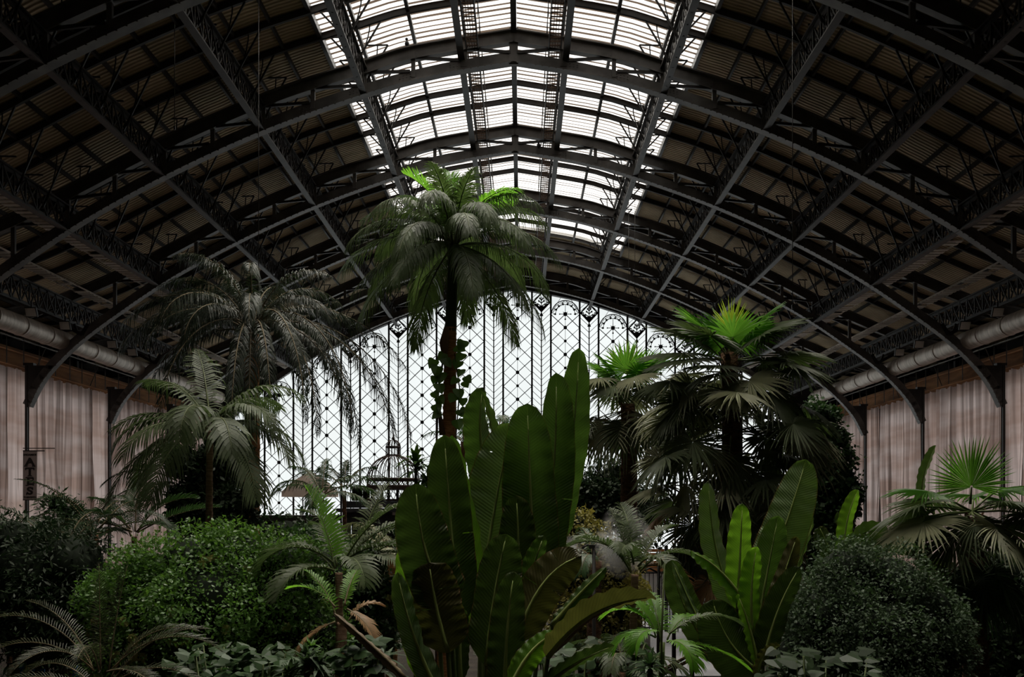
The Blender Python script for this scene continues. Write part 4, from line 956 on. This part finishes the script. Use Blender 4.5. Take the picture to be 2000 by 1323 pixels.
# ------------------------------------------------------------------ kiosk with cage dome
kc=P(768,990,50); kx=kc.x; root=thing('cage_dome_kiosk',(kx,50,0),'dark kiosk with an iron bird-cage dome and lantern before the end window','kiosk')
KI=mat('rusty_dark_iron',(.03,.018,.014),.6,col2=(.07,.04,.03),scale=3)
b=MB(); zd=P(0,938,50).z; rD=1.42
for i in range(32):
    a=i*2*math.pi/32; b.tube([(kx+rD*math.cos(a)*math.cos(t*1.35/8),50+rD*math.sin(a)*math.cos(t*1.35/8),zd+1.38*math.sin(t*1.35/8)) for t in range(9)],.022,4)
for z,r in ((0,1.44),(.04,1.44),(-.35,1.44)): b.tube([(kx+r*math.cos(a),50+r*math.sin(a),zd+z) for a in np.linspace(0,2*math.pi,33)],.05,4)
for i in range(32):
    a=i*2*math.pi/32; b.tube([(kx+1.42*math.cos(a),50+1.42*math.sin(a),zd),(kx+1.42*math.cos(a+.2),50+1.42*math.sin(a+.2),zd-.35)],.02,4); b.tube([(kx+1.42*math.cos(a),50+1.42*math.sin(a),zd-.35),(kx+1.42*math.cos(a+.2),50+1.42*math.sin(a+.2),zd)],.02,4)
b.build('dome',KI,root)
b=MB(); zl=zd+1.36
for z in (0,.42,.46): b.tube([(kx+.4*math.cos(a),50+.4*math.sin(a),zl+z) for a in np.linspace(0,2*math.pi,17)],.03,4)
for i in range(16):
    a=i*2*math.pi/16; b.tube([(kx+.4*math.cos(a),50+.4*math.sin(a),zl),(kx+.4*math.cos(a),50+.4*math.sin(a),zl+.45)]+[(kx+.4*math.cos(a)*math.cos(t*.39),50+.4*math.sin(a)*math.cos(t*.39),zl+.45+.4*math.sin(t*.39)) for t in range(1,4)],.018,4)
b.build('lantern',KI,root)
b=MB(); b.tube([(kx,50,zl+.82),(kx,50,zl+.95),(kx,50,zl+1.0),(kx,50,zl+1.6)],[.04,.08,.03,.005],6); b.build('spire',KI,root)
zb0=zd-.4; b=MB(); b.box((kx,50,zb0-.05),(3.9,3.9,.16)); b.box((kx,50,zb0-.7),(3.7,3.7,.1))
for sx in (-1,1):
    for sy in (-1,1):
        for xx in np.linspace(-1.75,1.75,5): b.box((kx+xx,50+sy*1.75,zb0-.4),(.14 if abs(xx)<1.7 else .35,.12,.7)); b.box((kx+sx*1.75,50+xx,zb0-.4),(.12,.14,.7))
for k in range(14):
    x=kx-1.75+k*.25; b.bar((x,48.25,zb0-.75),(x+.25,48.25,zb0-.1),.03); b.bar((x+.25,48.25,zb0-.75),(x,48.25,zb0-.1),.03)
b.build('lattice_drum',KI,root)
b=MB(); b.box((kx,50,zb0-.95),(4.6,4.6,.35)); b.box((kx,50,zb0-1.25),(5.2,5.2,.2)); b.box((kx,50,zb0-1.7),(4.4,4.4,.7)); 
for sx in (-1,1):
    for sy in (-1,0,1): b.box((kx+sx*2.1,50+sy*2.1,(zb0-2)/2),(.3,.3,zb0-2))
b.box((kx,50.5,(zb0-2)/2),(3.6,3.2,zb0-2.05)); b.build('lower_structure',mat('dark_grey_kiosk',(.03,.032,.036),.5,col2=(.06,.063,.07),scale=2),root)
for sx in (-1,1):
    for k in range(2):
        b=MB(); b.tube([(kx-.9+k*.55 if sx<0 else kx+.4+k*.55,47.5,zb0-1.5),(kx-.85+k*.55 if sx<0 else kx+.45+k*.55,47.5,zb0-.95)],.1,8); b.build('finial',mat('stone_grey',(.4,.36,.34),.8),root)
# beige parasol
pc=P(606,965,44); root=thing('parasol',(pc.x,44,0),'beige cafe parasol left of the cage dome kiosk','parasol')
b=MB(); 
for rr,z0,z1,r1 in ((0,.85,.1,1.9),):
    n=8; ap=V((pc.x,44,pc.z+1.1))
    for i in range(n):
        a,c=2*math.pi*i/n+.39,2*math.pi*(i+1)/n+.39
        e=lambda q,r,z: V((pc.x+r*math.cos(q),44+r*math.sin(q),pc.z+z))
        b.add([ap,e(a,.8,.62),e(c,.8,.62)],[(0,1,2)]); b.add([e(a,.8,.62),e(c,.8,.62),e(c,1.35,.1),e(a,1.35,.1)],[(0,1,2,3)]); b.add([e(a,1.35,.1),e(c,1.35,.1),e(c,1.35,-.15),e(a,1.35,-.15)],[(0,1,2,3)])
b.build('canopy',mat('beige_canvas',(.45,.38,.34),.8,transl=.65,tcol=(.85,.75,.68)),root)
b=MB(); b.tube([(pc.x,44,0),(pc.x,44,pc.z+.9)],.04,8); b.build('pole',IRON,root)
b=MB(); b.tube([(pc.x,44,0),(pc.x,44,.08)],.4,14); b.build('base',IRON,root)
# dark stall block left of kiosk
root=thing('market_stall',P(545,1000,47)*1,'dark low stall under the parasol seen behind the left trunk','stall'); root.location.z=0
sx0=P(545,1000,47).x
b=MB(); b.box((sx0,47.5,1.4),(5.,2.6,2.8)); b.build('body',DARKW,root)
b=MB(); b.box((sx0,47.4,4.9),(5.6,3.4,.3)); b.build('roof',DARKW,root)
b=MB()
for k in range(5): b.box((sx0-2.4+k*1.2,46.4,3.8),(.12,.12,2))
b.box((sx0,48.4,3.8),(4.8,.1,2)); b.build('post',IRON,root)

# path, planter kerb, railing, orange slat stall
b=MB()
outl=[P(1270,1330,29.5),P(1440,1330,29.5),P(1400,1250,36),P(1370,1190,44),P(1450,1150,56),P(1440,1110,74),P(1180,1110,74),P(1190,1170,56),P(1270,1220,40)]
b.add([(p.x,p.y,.03) for p in outl],[tuple(range(len(outl)))]); tag(b.build('trim_4',PAVE),kind='structure')
b=MB(); b.tube([(P(1440,1330,29.5).x,29.5,.15),(P(1432,1290,31).x,31,.15),(P(1400,1262,33).x,33,.15),(P(1372,1250,36).x,36,.15)],.18,6); tag(b.build('trim_5',mat('kerb_stone',(.28,.25,.23),.8)),kind='structure')
rx=P(1310,1100,40); root=thing('iron_railing',(rx.x,40,0),'black iron railing in front of the orange slatted stall','railing')
b=MB()
for k in range(26): b.tube([(rx.x-2.2+k*.18,40,.0),(rx.x-2.2+k*.18,40,2.6)],.02,4)
b.build('baluster',IRON,root)
b=MB(); b.box((rx.x,40,2.6),(4.6,.06,.06)); b.box((rx.x,40,1.2),(4.6,.06,.06)); b.box((rx.x,40,.2),(4.6,.06,.06)); b.build('rail',IRON,root)
for k in (-2.2,-.2,.8,2.3):
    b=MB(); b.box((rx.x+k,40,1.9),(.14,.14,3.8)); b.build('post',IRON,root)
ox=P(1290,1100,52); root=thing('slatted_stall',(ox.x,52,0),'orange wooden slatted stall with pale counter behind the railing','stall')
b=MB()
for k in range(6): b.box((ox.x,52,1.9+k*.22),(3.6,.08,.17))
b.build('slat',mat('orange_wood',(.42,.17,.05),.6),root)
b=MB(); b.box((ox.x,52.4,1.0),(4.2,.7,1.4)); b.build('counter',mat('pale_counter',(.5,.48,.46),.6),root)
b=MB(); 
for s2 in (-1,1): b.box((ox.x+s2*1.9,52.2,1.6),(.12,.12,3.2))
b.build('post',IRON,root)
# glass globe lamps
GL=bpy.data.materials.new('clear_globe_glass'); GL.use_nodes=True; nt=GL.node_tree; nt.nodes.clear()
o_=nt.nodes.new('ShaderNodeOutputMaterial'); g1=nt.nodes.new('ShaderNodeBsdfTransparent'); g2=nt.nodes.new('ShaderNodeBsdfGlossy'); g2.inputs['Roughness'].default_value=.08; g2.inputs[0].default_value=(.9,.9,.95,1); mx=nt.nodes.new('ShaderNodeMixShader'); mx.inputs[0].default_value=.22; g1.inputs[0].default_value=(.9,.92,.95,1)
nt.links.new(g1.outputs[0],mx.inputs[1]); nt.links.new(g2.outputs[0],mx.inputs[2]); nt.links.new(mx.outputs[0],o_.inputs[0])
def globe(px,py,d,r,label,side):
    c=P(px,py,d); root=thing('globe_lamp',(c.x+side,d,0),label,'lamp','globe street lamps in the garden')
    b=MB(); b.sphere(c,r,16,12); b.build('globe',GL,root)
    b=MB(); b.tube([c+Z*(r-.03),c+Z*(r+.06)],[r*.7,r*.25],10); b.tube([c+Z*(r+.05),c+Z*(r+.22)],.03,6); b.build('cap',IRON,root)
    b=MB(); top=c.z+r+.2; b.tube([(c.x,d,top),(c.x+side*.5,d,top+.12),(c.x+side,d,top)],.025,6); b.tube([(c.x+side,d,0),(c.x+side,d,top+.3)],[.07,.035],8); b.tube([(c.x+side,d,top+.3),(c.x+side,d,top+.5)],[.06,.005],6); b.build('post',IRON,root)
globe(1250,1150,22,.17,'clear glass globe lamp left of the thin green stalk',.45)
globe(1316,1197,20,.19,'clear glass globe lamp lowest beside the path',.4)
globe(1346,1127,24,.19,'clear glass globe lamp in front of the orange stall',-.4)
globe(1552,1205,14,.16,'clear glass globe lamp at the left of the grey-green bush',.4)
# thin green stalk
b=MB(); b.tube([(P(1292,1330,10).x,10,0),P(1292,1250,10),P(1298,1100,10)],[.02,.014,.008],5)
b.add([P(1298,1100,10),P(1290,1090,10),P(1292,1106,10)],[(0,1,2)]); solo(b,'bamboo_stalk',STEMG,(P(1292,1330,10).x,10,0),'bare thin green stalk rising beside the path, left of the right paddle leaves','stalk')
# misting pole and mist
root=thing('misting_pole',(P(1160,1100,15).x,15,0),'misting pole with nozzles and coiled hose right of the paddle leaves','misting pole')
m0=P(1160,1068,15); b=MB(); b.tube([(m0.x,15,0),m0],.03,6); b.build('pole',IRON,root)
b=MB(); 
for s2 in (-1,1): b.tube([m0,m0+V((s2*.1,0,.03)),m0+V((s2*.2,0,-.02))],.015,5); 
b.tube([m0+V((.09+.07*math.cos(t),-.02,.0+.07*math.sin(t))) for t in np.linspace(0,6.3,13)],.008,4); b.box(m0,(.16,.08,.06)); b.build('nozzle',IRON,root)
def mist(px,py,d,scx,scz,dens,label):
    c=P(px,py,d); b=MB(); b.sphere((c.x,c.y,c.z),1,16,10,0,(scx,.35,scz))
    m=bpy.data.materials.new('drifting_mist'); m.use_nodes=True; nt=m.node_tree; nt.nodes.clear()
    o=nt.nodes.new('ShaderNodeOutputMaterial'); vs=nt.nodes.new('ShaderNodeVolumePrincipled'); vs.inputs['Color'].default_value=(1,.98,.95,1); vs.inputs['Anisotropy'].default_value=.2
    tc=nt.nodes.new('ShaderNodeTexCoord'); n=nt.nodes.new('ShaderNodeTexNoise'); n.inputs['Scale'].default_value=2.5; n.inputs['Detail'].default_value=4; n.inputs['Distortion'].default_value=.6
    nt.links.new(tc.outputs['Object'],n.inputs['Vector'])
    mp=nt.nodes.new('ShaderNodeMapping'); mp.inputs['Scale'].default_value=(1/scx,1/.35,1/scz); nt.links.new(tc.outputs['Object'],mp.inputs[0])
    ln=nt.nodes.new('ShaderNodeVectorMath'); ln.operation='LENGTH'; nt.links.new(mp.outputs[0],ln.inputs[0])
    fo=nt.nodes.new('ShaderNodeMapRange'); fo.inputs[1].default_value=1; fo.inputs[2].default_value=.2; nt.links.new(ln.outputs['Value'],fo.inputs[0])
    mr=nt.nodes.new('ShaderNodeMapRange'); mr.inputs[1].default_value=.42; mr.inputs[2].default_value=.7; mr.inputs[4].default_value=dens; nt.links.new(n.outputs[0],mr.inputs[0])
    mu=nt.nodes.new('ShaderNodeMath'); mu.operation='MULTIPLY'; nt.links.new(fo.outputs[0],mu.inputs[0]); nt.links.new(mr.outputs[0],mu.inputs[1]); nt.links.new(mu.outputs[0],vs.inputs['Density']); nt.links.new(vs.outputs[0],o.inputs['Volume'])
    solo(b,'mist_plume',m,(c.x,c.y,c.z),label,'mist',kind='stuff')
mist(1108,1080,14.8,.36,.30,10,'thin white mist drifting left of the misting pole')
mist(1218,1060,14.6,.48,.62,14,'thicker white mist plume rising right of the misting pole')

# sign, barriers, sheet
BY=44.4; a=P(45,881,BY); c=P(72,977,BY); root=thing('hanging_banner',(a.x,BY,c.z),'tall grey banner lettered ATES hanging from a rod before the left curtain','banner')
b=MB(); b.box(((a.x+c.x)/2,BY,(a.z+c.z)/2),(c.x-a.x,.02,a.z-c.z)); b.build('cloth',mat('grey_banner',(.30,.27,.26),.8),root)
b=MB(); b.box(((a.x+P(87,0,BY).x)/2,BY,a.z),(P(87,0,BY).x-a.x,.04,.05)); b.build('rod',IRONB,root)
b=MB(); b.box(((a.x+P(107,0,BY).x)/2,BY,P(0,876,BY).z),(P(107,0,BY).x-a.x,.04,.04)); b.build('rod',IRONB,root)
b=MB(); b.box(((a.x+P(76,0,BY).x)/2,BY,c.z),(P(76,0,BY).x-a.x,.04,.04)); b.build('rod',IRONB,root)
def text(body,x,y,z,size,root,m,off=0,sx=1):
    cu=bpy.data.curves.new('lettering','FONT'); cu.body=body; cu.size=size; cu.align_x='CENTER'; cu.align_y='CENTER'; cu.offset=off; cu.extrude=.004
    o=bpy.data.objects.new('t',cu); COL.objects.link(o); bpy.context.view_layer.update()
    me=bpy.data.meshes.new_from_object(o.evaluated_get(bpy.context.evaluated_depsgraph_get())); bpy.data.objects.remove(o)
    me.materials.clear(); me.materials.append(m)
    q=bpy.data.objects.new('lettering',me); COL.objects.link(q); q.parent=root; q.location=V((x,y,z))-root.location; q.rotation_euler=(math.pi/2,0,0); q.scale=(sx,1,1); return q
BLK=mat('black_lettering',(.012,.01,.01),.7)
mx_=(a.x+c.x)/2; W_=c.x-a.x
for ch,yy in zip('ATES',(903,922,941,960)):
    zz=P(0,yy,BY).z; text(ch,mx_,BY-.02,zz,.5,root,BLK,.02,1.25)
    b=MB()                                   # slab serifs
    sb=lambda x,z,w,h=.05: b.box((mx_+x,BY-.02,zz+z),(w,.012,h))
    if ch=='A': sb(-.19,-.2,.16); sb(.19,-.2,.16)
    if ch=='T': sb(0,-.2,.2); sb(-.2,.14,.05,.12); sb(.2,.14,.05,.12)
    if ch=='E': sb(-.13,.185,.14); sb(-.13,-.185,.14); sb(.16,.13,.05,.12); sb(.17,-.13,.05,.14)
    if ch=='S': sb(.14,.13,.04,.12); sb(-.15,-.13,.04,.12)
    b.build('serif',BLK,root)
text('ANDAMIOS',mx_,BY-.02,P(0,889,BY).z,.125,root,BLK,.003,1)
text('918845052',mx_,BY-.02,P(0,972,BY).z,.13,root,BLK,.003,1)
BLUE=mat('blue_barrier',(.01,.07,.16),.6,col2=(.02,.1,.22),scale=2)
def barrier(px,py,d,w,h,label):
    c=P(px,py,d); root=thing('site_barrier',(c.x,d,0),label,'barrier','blue barriers along the side walls')
    top=c.z+h/2
    b=MB(); b.box((c.x,d,top/2+.05),(w,.06,top-.1)); 
    for k in range(int(w/.4)): b.box((c.x-w/2+.2+k*.4,d-.04,top/2),(.05,.04,top-.2))
    b.build('panel',BLUE,root); b=MB(); b.box((c.x,d,top),(w+.06,.1,.06)); 
    for s2 in (-1,1): b.box((c.x+s2*w/2,d,top/2),(.07,.1,top))
    b.build('frame',BLUE,root)
barrier(1962,1262,25,2.4,1.2,'blue barrier panel at the foot of the right fan palm')
barrier(58,1208,28,.9,.6,'blue barrier panel low at the left edge')
barrier(133,1212,28,.5,.5,'narrow blue barrier panel right of the white sheet at left')
barrier(1665,1205,24,1.0,.9,'blue barrier panel glimpsed behind the grey-green bush')
b=MB(); c=P(88,1212,27.6); n=12
for i in range(n+1):
    for j in range(5): b.v.append((c.x-.3+.6*i/n,27.6-.05*math.sin(i*1.4),c.z-.4+.2*j))
for i in range(n):
    for j in range(4): b.f.append((i*5+j,(i+1)*5+j,(i+1)*5+j+1,i*5+j+1)); b.m.append(0); b.sm.append(True)
for i in range(2): b.tube([(c.x-.28+.56*i,27.65,0),(c.x-.28+.56*i,27.65,c.z+.4)],.02,4)
solo(b,'hanging_sheet',mat('white_sheet',(.5,.52,.56),.8),(c.x,27.6,0),'crumpled white sheet between two blue barrier panels','sheet')

# birds
def bird(px,py,d,label):
    c=P(px,py,d); root=thing('pigeon',c,label,'bird','pigeons under the roof')
    b=MB(); b.sphere(c,.12,8,6,0,(.8,1.3,.9)); b.sphere(c+V((0,-.14,.12)),.06,8,6); b.tube([c+V((0,-.19,.12)),c+V((0,-.24,.10))],[.015,.003],4)
    b.add([c+V((-.05,.1,0)),c+V((.05,.1,0)),c+V((.06,.34,-.08)),c+V((-.06,.34,-.08))],[(0,1,2,3)]); b.tube([c+V((.03,0,-.08)),c+V((.03,0,-.16))],.01,4); b.tube([c+V((-.03,0,-.08)),c+V((-.03,0,-.16))],.01,4)
    b.build('body',mat('grey_bird',(.05,.05,.055),.7),root)
bird(1052,284,44.9,'small dark pigeon on the truss above the tall palm'); bird(795,86,35.9,'small dark pigeon on the top chord of the nearest whole truss')

# ------------------------------------------------------------------ light, world, camera
w=bpy.data.worlds.new('overcast'); SC.world=w; w.use_nodes=True; bg=w.node_tree.nodes['Background']; bg.inputs[0].default_value=(.98,.985,1,1); bg.inputs[1].default_value=.95
la=bpy.data.lights.new('overcast_sky_over_skylight','AREA'); la.shape='RECTANGLE'; la.size=18; la.size_y=88; la.energy=6000; la.color=(1,.97,.93)
lo=bpy.data.objects.new('overcast_sky_over_skylight',la); COL.objects.link(lo); lo.location=(0,30,34)
for nm_,rot,st_,an in (('soft_daylight_overhead',(-14,0),10.5,50),('soft_daylight_to_right',(-10,40),7,32),('soft_daylight_to_left',(-10,-40),7,32)):
    sl=bpy.data.lights.new(nm_,'SUN'); sl.energy=st_; sl.angle=R(an); sl.color=(1,.95,.86)
    so=bpy.data.objects.new(nm_,sl); COL.objects.link(so); so.location=(0,30,40); so.rotation_euler=(R(rot[0]),R(rot[1]),0)
for sx in (-1,1):          # daylight of the covered side windows, behind the sheets
    wl=bpy.data.lights.new('side_window_daylight','AREA'); wl.shape='RECTANGLE'; wl.size=46; wl.size_y=10.5; wl.energy=1000; wl.color=(1,.95,.92)
    wo=bpy.data.objects.new('side_window_daylight',wl); COL.objects.link(wo); wo.location=(sx*25.8,50,6.6); wo.rotation_euler=(R(90),0,R(90*sx))
cam=bpy.data.cameras.new('camera'); cam.lens=36*F/2000; cam.sensor_width=36; cam.shift_x=-(VX-1000)/2000; cam.shift_y=(VY-661.5)/2000; cam.clip_end=400; cam.clip_start=.1
co=bpy.data.objects.new('camera',cam); COL.objects.link(co); co.location=(CX,0,CZ); co.rotation_euler=(math.pi/2,0,0); SC.camera=co
SC.view_settings.view_transform='Standard'; SC.view_settings.look='None'; SC.view_settings.exposure=.5
cy=SC.cycles; cy.max_bounces=6; cy.diffuse_bounces=3; cy.glossy_bounces=2; cy.transmission_bounces=4; cy.transparent_max_bounces=8; cy.volume_bounces=0; cy.sample_clamp_indirect=4; cy.caustics_reflective=False; cy.caustics_refractive=False; cy.volume_step_rate=2
